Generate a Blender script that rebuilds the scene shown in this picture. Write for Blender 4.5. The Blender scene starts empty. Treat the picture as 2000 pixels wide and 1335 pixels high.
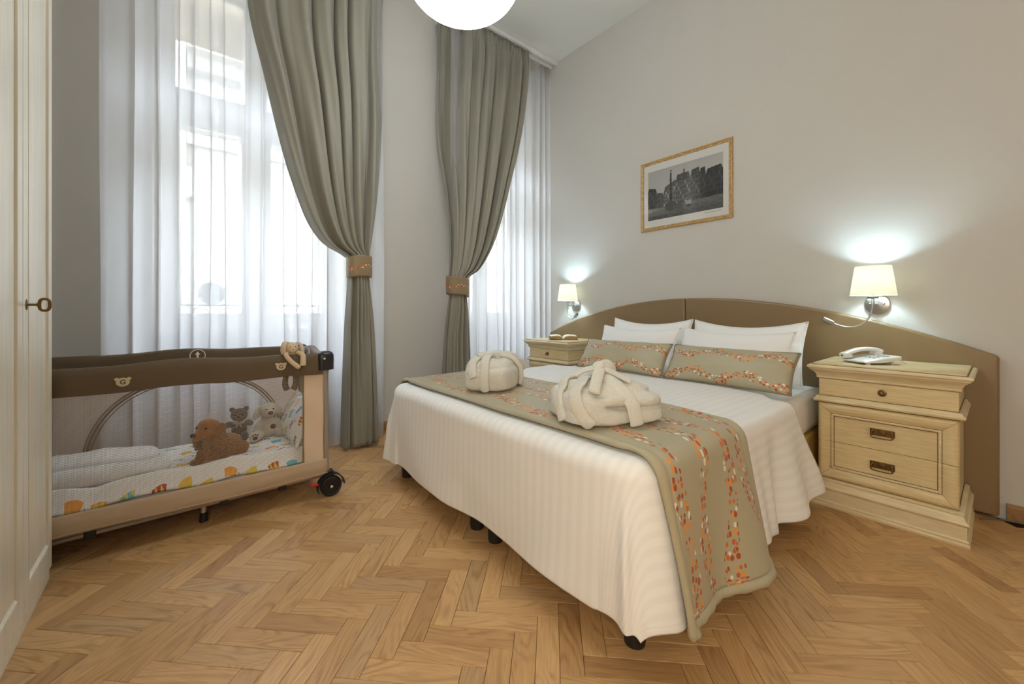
import bpy, bmesh, math, random
from mathutils import Vector, Matrix, Euler, noise
R = math.radians
PI = math.pi
S = bpy.context.scene
COL = S.collection
random.seed(7)

# ------------------------------------------------------------------ camera
cam = bpy.data.cameras.new('camera')
cam.sensor_width = 36.0
cam.lens = 36.0 * 786.0 / 2000.0
cam.shift_y = -61.7 / 2000.0
cam.clip_start = 0.02
camo = bpy.data.objects.new('camera', cam)
camo.location = (0, 0, 1.0)
camo.rotation_euler = (R(90), 0, R(-39.49))
COL.objects.link(camo)
S.camera = camo

# ------------------------------------------------------------------ sky, sun, exposure
w = bpy.data.worlds.new('sky')
S.world = w
w.use_nodes = True
bg = w.node_tree.nodes['Background']
bg.inputs[0].default_value = (0.83, 0.89, 1.0, 1)
bg.inputs[1].default_value = 17.0
sun = bpy.data.lights.new('sun', 'SUN')
sun.energy = 14.0
sun.angle = R(0.6)
sun.color = (1.0, 0.96, 0.88)
suno = bpy.data.objects.new('sun', sun)
# the sun stands high behind the house and strikes the facade across the street
suno.rotation_euler = Vector((0.30, 0.62, -0.95)).to_track_quat('-Z', 'Y').to_euler()
suno.location = (0, -6, 14)
COL.objects.link(suno)
S.view_settings.view_transform = 'Standard'
S.view_settings.look = 'None'
S.view_settings.exposure = 0.78
S.view_settings.gamma = 1.0
S.view_settings.use_curve_mapping = False
S.cycles.use_light_tree = False
S.cycles.max_bounces = 6
S.cycles.diffuse_bounces = 4
S.cycles.transparent_max_bounces = 16
S.cycles.sample_clamp_indirect = 6.0
PENDANT = 8.0      # strength of the ceiling globe over the bed end
FILL_LANTERN = 15.5      # strength of the unseen paper lantern added to brighten bed front and floor
HALL = 5.5         # strength of the unseen warm globe added in the entry half for foreground light
BULB = 7.5          # watts of each bedside bulb

# ------------------------------------------------------------------ room sizes (metres)
XL, XR, YF, YB, H = -1.0, 3.063, -2.5, 3.26, 3.614


# ------------------------------------------------------------------ helpers
def prop(o, label=None, cat=None, group=None, kind=None):
    if label: o['label'] = label
    if cat: o['category'] = cat
    if group: o['group'] = group
    if kind: o['kind'] = kind
    return o


def empty(name, loc=(0, 0, 0), label=None, cat=None, group=None, kind=None, rz=0.0, parent=None):
    o = bpy.data.objects.new(name, None)
    o.empty_display_size = 0.1
    o.location = loc
    o.rotation_euler = (0, 0, rz)
    COL.objects.link(o)
    if parent: o.parent = parent
    return prop(o, label, cat, group, kind)


def origin_of(p):
    v = Vector((0, 0, 0))
    while p:
        v += Vector(p.location)
        p = p.parent
    return v


def copy_tree(o, parent=None):
    c = o.copy()
    COL.objects.link(c)
    c.parent = parent
    for ch in list(o.children):
        copy_tree(ch, c)
    return c


class MB:
    """collects faces; build() links them as ONE mesh object"""
    def __init__(s):
        s.v, s.f, s.uv, s.col = [], [], {}, {}

    def quad(s, a, b, c, d):
        i = len(s.v); s.v += [a, b, c, d]; s.f.append((i, i + 1, i + 2, i + 3)); return s

    def box(s, x0, x1, y0, y1, z0, z1):
        i = len(s.v)
        s.v += [(x0, y0, z0), (x1, y0, z0), (x1, y1, z0), (x0, y1, z0), (x0, y0, z1), (x1, y0, z1), (x1, y1, z1), (x0, y1, z1)]
        s.f += [(i, i + 3, i + 2, i + 1), (i + 4, i + 5, i + 6, i + 7), (i, i + 1, i + 5, i + 4), (i + 1, i + 2, i + 6, i + 5), (i + 2, i + 3, i + 7, i + 6), (i + 3, i, i + 4, i + 7)]
        return s

    def rings(s, rings, close=True, cap0=True, cap1=True):
        """loft closed rings of equal count"""
        i = len(s.v); n = len(rings[0])
        for r in rings: s.v += [tuple(p) for p in r]
        for k in range(len(rings) - 1):
            for j in range(n if close else n - 1):
                a = i + k * n + j; b = i + k * n + (j + 1) % n
                s.f.append((a, b, b + n, a + n))
        if cap0 and close: s.f.append(tuple(i + j for j in reversed(range(n))))
        if cap1 and close: s.f.append(tuple(i + (len(rings) - 1) * n + j for j in range(n)))
        return s

    def lathe(s, prof, c=(0, 0, 0), axis='Z', n=32, cap=True):
        rs = []
        for (r, h) in prof:
            ring = []
            for j in range(n):
                a = 2 * PI * j / n
                x, y = r * math.cos(a), r * math.sin(a)
                if axis == 'Z': p = (c[0] + x, c[1] + y, c[2] + h)
                elif axis == 'X': p = (c[0] + h, c[1] + x, c[2] + y)
                else: p = (c[0] + y, c[1] + h, c[2] + x)
                ring.append(p)
            rs.append(ring)
        return s.rings(rs, True, cap, cap)

    def tube(s, path, rad, n=12, flat=None, up=(0, 0, 1), cap=True):
        """sweep a circle (or an ellipse: flat = thickness ratio) along a path"""
        P = [Vector(p) for p in path]
        rs = []
        nprev = None
        for k, p in enumerate(P):
            t = (P[min(k + 1, len(P) - 1)] - P[max(k - 1, 0)]).normalized()
            if nprev is None:
                u = Vector(up)
                if abs(u.dot(t)) > 0.95: u = Vector((1, 0, 0)) if abs(t.x) < 0.9 else Vector((0, 1, 0))
                nn = (u - t * u.dot(t)).normalized()
            else:
                nn = (nprev - t * nprev.dot(t)).normalized()
            nprev = nn
            b = t.cross(nn)
            r = rad[k] if isinstance(rad, (list, tuple)) else rad
            fl = flat if flat else 1.0
            rs.append([p + nn * (r * fl * math.sin(2 * PI * j / n)) + b * (r * math.cos(2 * PI * j / n)) for j in range(n)])
        return s.rings(rs, True, cap, cap)

    def ell(s, c, r, rot=(0, 0, 0), nu=20, nv=12):
        M = Euler(rot).to_matrix()
        i = len(s.v)
        c = Vector(c)
        top = c + M @ Vector((0, 0, r[2])); bot = c + M @ Vector((0, 0, -r[2]))
        s.v.append(tuple(bot))
        for k in range(1, nv):
            a = -PI / 2 + PI * k / nv
            for j in range(nu):
                b = 2 * PI * j / nu
                s.v.append(tuple(c + M @ Vector((r[0] * math.cos(a) * math.cos(b), r[1] * math.cos(a) * math.sin(b), r[2] * math.sin(a)))))
        s.v.append(tuple(top))
        last = len(s.v) - 1
        for j in range(nu): s.f.append((i, i + 1 + (j + 1) % nu, i + 1 + j))
        for k in range(nv - 2):
            for j in range(nu):
                a = i + 1 + k * nu + j; b = i + 1 + k * nu + (j + 1) % nu
                s.f.append((a, b, b + nu, a + nu))
        o = i + 1 + (nv - 2) * nu
        for j in range(nu): s.f.append((o + j, o + (j + 1) % nu, last))
        return s

    def superbox(s, c, r, e=0.35, rot=(0, 0, 0), nu=36, nv=20):
        """superellipsoid: e near 0 boxy, 1 round"""
        M = Euler(rot).to_matrix(); c = Vector(c)
        sg = lambda x, p: math.copysign(abs(x) ** p, x)
        i = len(s.v)
        for k in range(nv + 1):
            a = -PI / 2 + PI * k / nv
            for j in range(nu):
                b = 2 * PI * j / nu
                ca = sg(math.cos(a), e)
                s.v.append(tuple(c + M @ Vector((r[0] * ca * sg(math.cos(b), e), r[1] * ca * sg(math.sin(b), e), r[2] * sg(math.sin(a), e)))))
        for k in range(nv):
            for j in range(nu):
                a = i + k * nu + j; b = i + k * nu + (j + 1) % nu
                s.f.append((a, b, b + nu, a + nu))
        return s

    def prism(s, pts, axis, a, b):
        """extrude a 2-D outline; axis X: pts are (y,z); Y: (x,z); Z: (x,y)"""
        def P(p, h):
            return (h, p[0], p[1]) if axis == 'X' else (p[0], h, p[1]) if axis == 'Y' else (p[0], p[1], h)
        return s.rings([[P(p, a) for p in pts], [P(p, b) for p in pts]])

    def grid(s, fn, nu, nv, uvfn=None):
        i = len(s.v)
        for a in range(nu + 1):
            for b in range(nv + 1):
                s.v.append(tuple(fn(a / nu, b / nv)))
                if uvfn: s.uv[len(s.v) - 1] = uvfn(a / nu, b / nv)
        for a in range(nu):
            for b in range(nv):
                k = i + a * (nv + 1) + b
                s.f.append((k, k + nv + 1, k + nv + 2, k + 1))
        return s

    def build(s, name, mat, parent=None, smooth=None, bevel=0, seg=2, solid=0, solid_off=0, sub=0, weld=False, kind=None):
        v = [Vector(p) for p in s.v]
        if parent is not None:
            o0 = origin_of(parent); loc = Vector((0, 0, 0))
        else:
            lo = Vector([min(p[k] for p in v) for k in range(3)]); hi = Vector([max(p[k] for p in v) for k in range(3)])
            o0 = Vector(((lo.x + hi.x) / 2, (lo.y + hi.y) / 2, lo.z)); loc = o0
        me = bpy.data.meshes.new(name)
        me.from_pydata([tuple(p - o0) for p in v], [], s.f)
        if s.uv:
            ul = me.uv_layers.new(name='UVMap')
            for lp in me.loops:
                ul.data[lp.index].uv = s.uv.get(lp.vertex_index, (0, 0))
        if weld or not s.uv:
            bm = bmesh.new(); bm.from_mesh(me)
            if weld: bmesh.ops.remove_doubles(bm, verts=bm.verts, dist=1e-5)
            bmesh.ops.recalc_face_normals(bm, faces=bm.faces)
            bm.to_mesh(me); bm.free()
        me.materials.append(mat)
        o = bpy.data.objects.new(name, me)
        o.location = loc
        COL.objects.link(o)
        if parent is not None: o.parent = parent
        if smooth is not None:
            me.shade_smooth()
            if smooth < 180: me.set_sharp_from_angle(angle=R(smooth))
        if solid:
            m = o.modifiers.new('thickness', 'SOLIDIFY'); m.thickness = solid; m.offset = solid_off
        if bevel:
            m = o.modifiers.new('edge', 'BEVEL'); m.width = bevel; m.segments = seg; m.limit_method = 'ANGLE'; m.angle_limit = R(35)
            me.shade_smooth(); me.set_sharp_from_angle(angle=R(40))
        if sub:
            m = o.modifiers.new('subd', 'SUBSURF'); m.levels = sub; m.render_levels = sub
        if kind: o['kind'] = kind
        return o


def lerp(a, b, t): return a + (b - a) * t
def sst(a, b, x):
    t = max(0.0, min(1.0, (x - a) / (b - a))); return t * t * (3 - 2 * t)
def interp(tab, x):
    """piecewise monotone-ish interpolation of rows (x, a, b, ...), x descending or ascending"""
    t = sorted(tab)
    if x <= t[0][0]: return t[0][1:]
    if x >= t[-1][0]: return t[-1][1:]
    for k in range(len(t) - 1):
        if t[k][0] <= x <= t[k + 1][0]:
            h = t[k + 1][0] - t[k][0]; u = (x - t[k][0]) / h
            out = []
            for c in range(1, len(t[0])):
                p0, p1 = t[k][c], t[k + 1][c]
                m0 = (p1 - t[k - 1][c]) / (t[k + 1][0] - t[k - 1][0]) * h if k > 0 else p1 - p0
                m1 = (t[k + 2][c] - p0) / (t[k + 2][0] - t[k][0]) * h if k + 2 < len(t) else p1 - p0
                u2, u3 = u * u, u * u * u
                out.append((2 * u3 - 3 * u2 + 1) * p0 + (u3 - 2 * u2 + u) * m0 + (-2 * u3 + 3 * u2) * p1 + (u3 - u2) * m1)
            return tuple(out)


def bez(pts, n=24):
    """Catmull-Rom through points"""
    P = [Vector(p) for p in pts]; out = []
    for k in range(len(P) - 1):
        p0 = P[max(k - 1, 0)]; p1 = P[k]; p2 = P[k + 1]; p3 = P[min(k + 2, len(P) - 1)]
        for j in range(n):
            t = j / n
            out.append(0.5 * ((2 * p1) + (p2 - p0) * t + (2 * p0 - 5 * p1 + 4 * p2 - p3) * t * t + (3 * p1 - p0 - 3 * p2 + p3) * t ** 3))
    out.append(P[-1]); return out
# ------------------------------------------------------------------ materials
class G:
    def __init__(s, name):
        s.m = bpy.data.materials.new(name); s.m.use_nodes = True
        s.t = s.m.node_tree; s.n = s.t.nodes; s.l = s.t.links
        s.n.clear()
        s.out = s.n.new('ShaderNodeOutputMaterial')

    def put(s, sock, v):
        if v is None: return
        if isinstance(v, bpy.types.NodeSocket): s.l.new(v, sock)
        else:
            if sock.type == 'RGBA' and len(v) == 3: v = (*v, 1)
            sock.default_value = v

    def node(s, typ, ins=None, out=0, **kw):
        n = s.n.new('ShaderNode' + typ)
        for k, v in kw.items(): setattr(n, k, v)
        for k, v in (ins or {}).items(): s.put(n.inputs[k], v)
        return n.outputs[out]

    def m_(s, op, a, b=None, c=None):
        ins = {0: a}
        if b is not None: ins[1] = b
        if c is not None: ins[2] = c
        return s.node('Math', ins, operation=op)

    def add(s, a, b): return s.m_('ADD', a, b)
    def sub(s, a, b): return s.m_('SUBTRACT', a, b)
    def mul(s, a, b): return s.m_('MULTIPLY', a, b)
    def lt(s, a, b): return s.m_('LESS_THAN', a, b)
    def gt(s, a, b): return s.m_('GREATER_THAN', a, b)
    def sin(s, a): return s.m_('SINE', a)
    def smooth(s, x, a, b): return s.node('MapRange', {'Value': x, 'From Min': a, 'From Max': b}, interpolation_type='SMOOTHSTEP')
    def mix(s, f, a, b):
        n = s.n.new('ShaderNodeMix'); n.data_type = 'RGBA'
        s.put(n.inputs[0], f); s.put(n.inputs[6], a); s.put(n.inputs[7], b); return n.outputs[2]
    def mulc(s, a, b, f=1.0):
        n = s.n.new('ShaderNodeMix'); n.data_type = 'RGBA'; n.blend_type = 'MULTIPLY'
        s.put(n.inputs[0], f); s.put(n.inputs[6], a); s.put(n.inputs[7], b); return n.outputs[2]
    def ramp(s, f, stops, mode='LINEAR'):
        n = s.n.new('ShaderNodeValToRGB'); n.color_ramp.interpolation = mode
        e = n.color_ramp.elements
        while len(e) < len(stops): e.new(0.5)
        for k, (p, c) in enumerate(stops): e[k].position = p; e[k].color = (*c, 1) if len(c) == 3 else c
        s.put(n.inputs[0], f); return n.outputs[0]
    def noise(s, v, scale, detail=2, rough=0.5, dist=0.0, out=0):
        return s.node('TexNoise', {'Vector': v, 'Scale': scale, 'Detail': detail, 'Roughness': rough, 'Distortion': dist}, out)
    def vec(s, x, y, z=0.0): return s.node('CombineXYZ', {0: x, 1: y, 2: z})
    def xyz(s, v):
        n = s.n.new('ShaderNodeSeparateXYZ'); s.put(n.inputs[0], v); return n.outputs
    def scale(s, v, k): return s.node('VectorMath', {0: v, 1: k}, operation='MULTIPLY')
    def obj(s): return s.node('TexCoord', out=3)
    def uv(s): return s.node('TexCoord', out=2)
    def bump(s, h, strength=0.3, dist=0.002):
        return s.node('Bump', {'Height': h, 'Strength': strength, 'Distance': dist})
    def bsdf(s, color, rough=0.5, metal=0.0, spec=0.5, normal=None, **kw):
        n = s.n.new('ShaderNodeBsdfPrincipled')
        s.put(n.inputs['Base Color'], color); s.put(n.inputs['Roughness'], rough); s.put(n.inputs['Metallic'], metal)
        s.put(n.inputs['Specular IOR Level'], spec)
        if normal is not None: s.put(n.inputs['Normal'], normal)
        for k, v in kw.items(): s.put(n.inputs[k.replace('_', ' ')], v)
        return n.outputs[0]
    def mixs(s, f, a, b): return s.node('MixShader', {0: f, 1: a, 2: b})
    def done(s, sh):
        s.l.new(sh, s.out.inputs[0]); return s.m


def plain(name, c, rough=0.5, metal=0.0, spec=0.5, nscale=0, nstr=0.15, ndist=0.001, var=0.0, **kw):
    g = G(name); nrm = None; col = c
    if nscale or var:
        o = g.obj()
        if nscale: nrm = g.bump(g.noise(o, nscale, 3), nstr, ndist)
        if var:
            f = g.noise(o, 6, 3)
            col = g.mix(f, tuple(x * (1 - var) for x in c), tuple(min(1, x * (1 + var)) for x in c))
    return g.done(g.bsdf(col, rough, metal, spec, nrm, **kw))


M = {}
M['wall'] = plain('painted_plaster', (0.575, 0.56, 0.53), 0.85, nscale=45, nstr=0.12, ndist=0.004, var=0.015)
M['ceil'] = plain('ceiling_paint', (0.70, 0.70, 0.67), 0.9, nscale=60, nstr=0.06, ndist=0.003)
M['sub'] = plain('dark_joint', (0.035, 0.02, 0.011), 0.9, spec=0.1)
M['winpaint'] = plain('white_gloss_paint', (0.80, 0.79, 0.77), 0.35, nscale=30, nstr=0.05)
M['chrome'] = plain('brushed_nickel', (0.40, 0.385, 0.365), 0.30, 1.0, nscale=400, nstr=0.05)
M['brass'] = plain('antique_brass', (0.20, 0.125, 0.05), 0.38, 1.0, var=0.3, nscale=120, nstr=0.1)
M['black'] = plain('black_plastic', (0.012, 0.012, 0.014), 0.32)
M['blackleg'] = plain('black_rubber', (0.012, 0.011, 0.010), 0.5)
M['red'] = plain('red_plastic', (0.55, 0.015, 0.02), 0.35)
M['rail'] = plain('white_rail_plastic', (0.78, 0.77, 0.74), 0.4)
M['phone'] = plain('white_phone_plastic', (0.78, 0.76, 0.72), 0.3)
M['keys'] = plain('grey_key_plastic', (0.30, 0.30, 0.29), 0.5)
M['alu'] = plain('aluminium_tube', (0.55, 0.55, 0.54), 0.35, 0.9)
M['greytube'] = plain('taupe_tube', (0.30, 0.25, 0.21), 0.4)
M['vent'] = plain('grey_vent_plastic', (0.42, 0.41, 0.40), 0.6)
M['iron'] = plain('wrought_iron', (0.05, 0.05, 0.055), 0.6)
M['bedbase'] = plain('mustard_base_fabric', (0.62, 0.40, 0.10), 0.8, nscale=300, nstr=0.2)
M['cable'] = plain('grey_cable', (0.12, 0.11, 0.10), 0.5)
M['paper'] = plain('book_paper', (0.80, 0.76, 0.66), 0.8)
M['pageedge'] = plain('tan_page_edges', (0.42, 0.27, 0.13), 0.8)
M['bookcover'] = plain('brown_book_cover', (0.20, 0.09, 0.03), 0.5)
M['white_screw'] = plain('white_rivet', (0.75, 0.74, 0.72), 0.3)
M['nose'] = plain('glossy_black_nose', (0.01, 0.009, 0.009), 0.15)
M['brownfelt'] = plain('brown_felt', (0.085, 0.035, 0.02), 0.85)
M['badge'] = plain('beige_print', (0.55, 0.44, 0.29), 0.7)
M['badge_white'] = plain('pale_print', (0.72, 0.70, 0.62), 0.7)
M['badge_dark'] = plain('dark_brown_print', (0.06, 0.045, 0.03), 0.7)
M['ext_dark'] = plain('dark_street_glass', (0.10, 0.12, 0.13), 0.2)
M['ext_stone'] = plain('stone_trim', (0.085, 0.078, 0.07), 0.85)
M['ext_wall'] = plain('ochre_render', (0.115, 0.107, 0.092), 0.9, nscale=3, nstr=0.1, var=0.04)
M['ext_roof'] = plain('grey_roof', (0.30, 0.28, 0.27), 0.8)
M['asphalt'] = plain('street', (0.25, 0.24, 0.23), 0.9)


def oak(name, plank=False, tint=1.0):
    g = G(name)
    if plank:
        u = g.uv(); x, y, _ = g.xyz(u)
        rnd = g.m_('FRACT', g.add(g.mul(g.node('ObjectInfo', out=5), 7.31), g.node('NewGeometry', out=8)))
        off = g.mul(rnd, 37.0)
    else:
        o = g.obj(); X, Y, Z = g.xyz(o)
        x = g.add(X, Y); y = Z; off = 3.0; rnd = 0.5
    # cathedral lines: contours of a long noise
    n1 = g.noise(g.vec(g.add(g.mul(x, 1.6), off), g.mul(y, 9.0), off), 1.0, 2, 0.45, 0.6)
    lines = g.add(g.mul(g.sin(g.mul(n1, 95.0)), 0.5), 0.5)
    lines = g.m_('POWER', lines, 2.2)
    fine = g.noise(g.vec(g.add(g.mul(x, 14.0), off), g.mul(y, 420.0), off), 1.0, 3, 0.6)
    n2 = g.noise(g.vec(g.mul(x, 5.0), g.mul(y, 30.0), off), 1.0, 3)
    base = g.ramp(rnd, [(0.0, (0.40, 0.225, 0.095)), (0.2, (0.50, 0.295, 0.128)), (0.55, (0.555, 0.335, 0.150)), (0.8, (0.60, 0.37, 0.170)), (1.0, (0.46, 0.29, 0.140))])
    if tint != 1.0: base = g.mulc(base, (tint, tint * 0.95, tint * 0.9))
    c = g.mulc(base, g.ramp(lines, [(0, (1.08, 1.08, 1.06)), (1, (0.74, 0.70, 0.65))]), g.smooth(n2, 0.3, 0.7))
    c = g.mulc(c, g.ramp(fine, [(0.3, (0.78, 0.74, 0.68)), (0.62, (1.06, 1.06, 1.04))]), 0.75)
    h = g.add(g.mul(fine, 0.5), g.mul(lines, -0.4))
    sh = g.bsdf(c, g.add(0.34, g.mul(fine, 0.14)), 0, 0.45, g.bump(h, 0.10, 0.0008))
    return g.done(sh)


M['oak'] = oak('oak_parquet', True)
M['oakboard'] = oak('oak_skirting', False, 0.62)


def cream(name, c):
    g = G(name); X, Y, Z = g.xyz(g.obj())
    f = g.noise(g.vec(g.mul(X, 8.0), g.mul(Y, 9.0), g.mul(Z, 150.0)), 1.0, 3, 0.6)
    big = g.noise(g.obj(), 5.0, 2)
    col = g.mix(g.smooth(f, 0.3, 0.7), tuple(x * 0.88 for x in c), tuple(min(1, x * 1.05) for x in c))
    col = g.mulc(col, g.ramp(big, [(0.3, (0.93, 0.90, 0.85)), (0.7, (1.02, 1.02, 1.02))]))
    return g.done(g.bsdf(col, 0.33, 0, 0.45, g.bump(f, 0.06, 0.001)))


M['cream'] = cream('cream_lacquered_oak', (0.72, 0.585, 0.335))
M['creamtop'] = cream('cream_lacquered_mouldings', (0.74, 0.625, 0.40))
M['gilt'] = plain('antiqued_groove', (0.17, 0.095, 0.03), 0.6)


def wardrobe_mat():
    g = G('ivory_brushed_paint'); X, Y, Z = g.xyz(g.obj())
    f = g.noise(g.vec(g.mul(X, 60.0), g.mul(Y, 60.0), g.mul(Z, 2.2)), 1.0, 3, 0.6)
    col = g.mix(g.smooth(f, 0.35, 0.75), (0.80, 0.745, 0.62), (0.88, 0.835, 0.72))
    return g.done(g.bsdf(col, 0.3, 0, 0.45, g.bump(f, 0.05, 0.001)))


M['ivory'] = wardrobe_mat()
M['ivory_groove'] = plain('antiqued_ochre_groove', (0.28, 0.19, 0.09), 0.6)


def cloth(name, c, rough=0.75, weave=900, nstr=0.12, wr=0.0, sheen=0.0, spec=0.3):
    g = G(name); o = g.obj()
    n = g.noise(o, weave, 2)
    h = n
    if wr: h = g.add(g.mul(n, 0.3), g.mul(g.noise(o, 9, 4, 0.55, 0.6), wr))
    return g.done(g.bsdf(c, rough, 0, spec, g.bump(h, nstr, 0.004 if wr else 0.001), Sheen_Weight=sheen))


M['curtain'] = cloth('grey_green_satin_drape', (0.285, 0.272, 0.225), 0.5, 600, 0.05, sheen=0.12)
M['linen'] = cloth('white_cotton', (0.89, 0.895, 0.90), 0.7, 800, 0.25, wr=0.5)
M['sheet'] = cloth('white_fitted_sheet', (0.84, 0.82, 0.79), 0.7, 800, 0.3, wr=0.5)
M['cotbrown'] = cloth('brown_cot_cover', (0.115, 0.078, 0.045), 0.6, 1400, 0.25, wr=0.35)
M['cotgrey'] = cloth('taupe_cot_cover', (0.22, 0.17, 0.14), 0.65, 1400, 0.25, wr=0.4)
M['cotbeige'] = cloth('beige_cot_fabric', (0.47, 0.35, 0.24), 0.65, 1400, 0.25, wr=0.45)
M['cotpanel_glow'] = cloth('glow_lightened_cot_panel', (0.66, 0.52, 0.385), 0.65, 1400, 0.25, wr=0.45)  # beige lifted: light showing through the end panel is put into the colour
M['ziptrim'] = cloth('tan_zip_tape', (0.22, 0.155, 0.09), 0.6, 1400, 0.2)
M['whiteblanket'] = cloth('white_fleece', (0.82, 0.80, 0.79), 0.9, 300, 0.4)


def vinyl():
    g = G('bronze_leatherette'); o = g.obj()
    v = g.node('TexVoronoi', {'Vector': o, 'Scale': 420.0}, 0)
    return g.done(g.bsdf((0.245, 0.165, 0.082), 0.36, 0, 0.5, g.bump(v, 0.12, 0.0006)))


M['vinyl'] = vinyl()


def terry(name, c):
    g = G(name); o = g.obj()
    v = g.noise(o, 260, 3, 0.7)
    v2 = g.noise(o, 700, 2)
    col = g.mix(g.smooth(v, 0.3, 0.65), tuple(x * 0.86 for x in c), c)
    return g.done(g.bsdf(col, 0.95, 0, 0.15, g.bump(g.add(v, g.mul(v2, 0.5)), 0.8, 0.004), Sheen_Weight=0.25))


M['terry'] = terry('cream_terry', (0.84, 0.815, 0.735))
M['terry_belt'] = terry('cream_terry_belt', (0.86, 0.835, 0.75))


def plush(name, c1, c2, sc=220, b=0.9):
    g = G(name); o = g.obj()
    v = g.noise(o, sc, 3, 0.7)
    col = g.mix(g.smooth(v, 0.3, 0.7), c1, c2)
    return g.done(g.bsdf(col, 0.9, 0, 0.15, g.bump(v, b, 0.005), Sheen_Weight=0.3))


M['fur_brown'] = plush('curly_golden_brown_fur', (0.17, 0.07, 0.016), (0.42, 0.195, 0.055), 190)
M['fur_face'] = plush('smooth_tan_fur', (0.30, 0.125, 0.032), (0.45, 0.20, 0.055), 320, 0.4)
M['fur_grey'] = plush('grey_brown_fur', (0.085, 0.062, 0.052), (0.19, 0.15, 0.13), 300)
M['fur_cream'] = plush('cream_fur', (0.58, 0.50, 0.40), (0.80, 0.74, 0.64), 300)
M['fur_bunny'] = plush('beige_bunny_velour', (0.56, 0.42, 0.27), (0.68, 0.54, 0.37), 400, 0.3)
M['fur_bunny_shade_nose'] = plush('shaded_leg_brown_nose_velour', (0.13, 0.10, 0.06), (0.20, 0.15, 0.09), 400, 0.3)  # shade on the legs inside the cot darkens this colour; the brown nose shares it
M['ribbon'] = plain('gold_grey_ribbon', (0.35, 0.29, 0.20), 0.5)


def duvet_mat():
    g = G('white_satin_stripe'); x, y, _ = g.xyz(g.uv())
    st = g.gt(g.sin(g.mul(y, 2 * PI / 0.042)), 0.0)
    col = g.mix(st, (0.865, 0.857, 0.848), (0.895, 0.89, 0.882))
    wr = g.noise(g.obj(), 7, 4, 0.5, 0.5)
    wv = g.sin(g.mul(y, 2 * PI / 0.042))
    return g.done(g.bsdf(col, g.mix(st, (0.62, 0.62, 0.62), (0.40, 0.40, 0.40)), 0, 0.35, g.bump(g.add(g.mul(wr, 1.0), g.mul(wv, 0.05)), 0.22, 0.006)))


M['duvet'] = duvet_mat()


def pebble(name, bands, amp, wl, halfw, base=(0.43, 0.385, 0.265), scale=52.0, clip=None):
    """taupe satin with wavy bands of embroidered pebbles; uv in metres: x across the bands, y along them"""
    g = G(name); uv = g.uv(); x, y, _ = g.xyz(uv)
    mask = None
    for k, (c, ph) in enumerate(bands):
        wv = g.mul(g.sin(g.add(g.mul(y, 2 * PI / wl), ph)), amp)
        hw = g.add(halfw, g.mul(g.sin(g.add(g.mul(y, 2 * PI / (wl * 0.5)), ph * 1.7)), halfw * 0.30))
        d = g.m_('ABSOLUTE', g.sub(x, g.add(c, wv)))
        mk = g.lt(d, hw)
        mask = mk if mask is None else g.m_('MAXIMUM', mask, mk)
    wx = g.vec(g.mul(x, scale * 1.25), g.mul(y, scale * 0.92), 0.0)
    vn = g.n.new('ShaderNodeTexVoronoi'); vn.voronoi_dimensions = '2D'; vn.inputs['Scale'].default_value = 1.0; vn.inputs['Randomness'].default_value = 0.8
    g.put(vn.inputs['Vector'], wx)
    ve = g.n.new('ShaderNodeTexVoronoi'); ve.voronoi_dimensions = '2D'; ve.feature = 'DISTANCE_TO_EDGE'; ve.inputs['Scale'].default_value = 1.0; ve.inputs['Randomness'].default_value = 0.8
    g.put(ve.inputs['Vector'], wx)
    rr, gg, bb = g.n.new('ShaderNodeSeparateColor'), None, None
    g.put(rr.inputs[0], vn.outputs['Color'])
    r1, r2 = rr.outputs[0], rr.outputs[1]
    size = g.add(0.24, g.mul(r2, 0.22))
    dot = g.mul(g.lt(vn.outputs['Distance'], size), g.gt(ve.outputs['Distance'], 0.055))
    # the whole pebble belongs to the band when its centre does
    dot = g.mul(dot, mask)
    pc = g.ramp(r1, [(0.0, (0.42, 0.075, 0.022)), (0.36, (0.60, 0.17, 0.03)), (0.52, (0.80, 0.29, 0.035)), (0.70, (0.78, 0.74, 0.62)), (0.88, (0.50, 0.11, 0.03))], 'CONSTANT')
    wr = g.noise(g.obj(), 10, 3, 0.5, 0.4)
    col = g.mix(dot, base, pc)
    return g.done(g.bsdf(col, 0.42, 0, 0.35, g.bump(g.add(g.mul(wr, 0.8), g.mul(dot, 0.10)), 0.3, 0.005), Sheen_Weight=0.1))


M['runner'] = pebble('taupe_satin_pebble_runner', [(0.100, 0.0), (0.225, 1.9), (0.360, 3.4), (0.495, 0.9)], 0.026, 0.62, 0.027, scale=46.0)
M['runner_edge'] = plain('taupe_satin_border', (0.43, 0.385, 0.265), 0.42)
M['bolster'] = pebble('taupe_satin_pebble_cushion', [(0.07, 2.6), (0.205, 0.4)], 0.019, 0.30, 0.020, scale=62.0)
M['tie'] = pebble('taupe_satin_pebble_tie', [(0.072, 0.9)], 0.014, 0.19, 0.015, base=(0.27, 0.20, 0.115), scale=95.0)
M['piping'] = plain('olive_piping', (0.22, 0.20, 0.11), 0.5)


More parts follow.
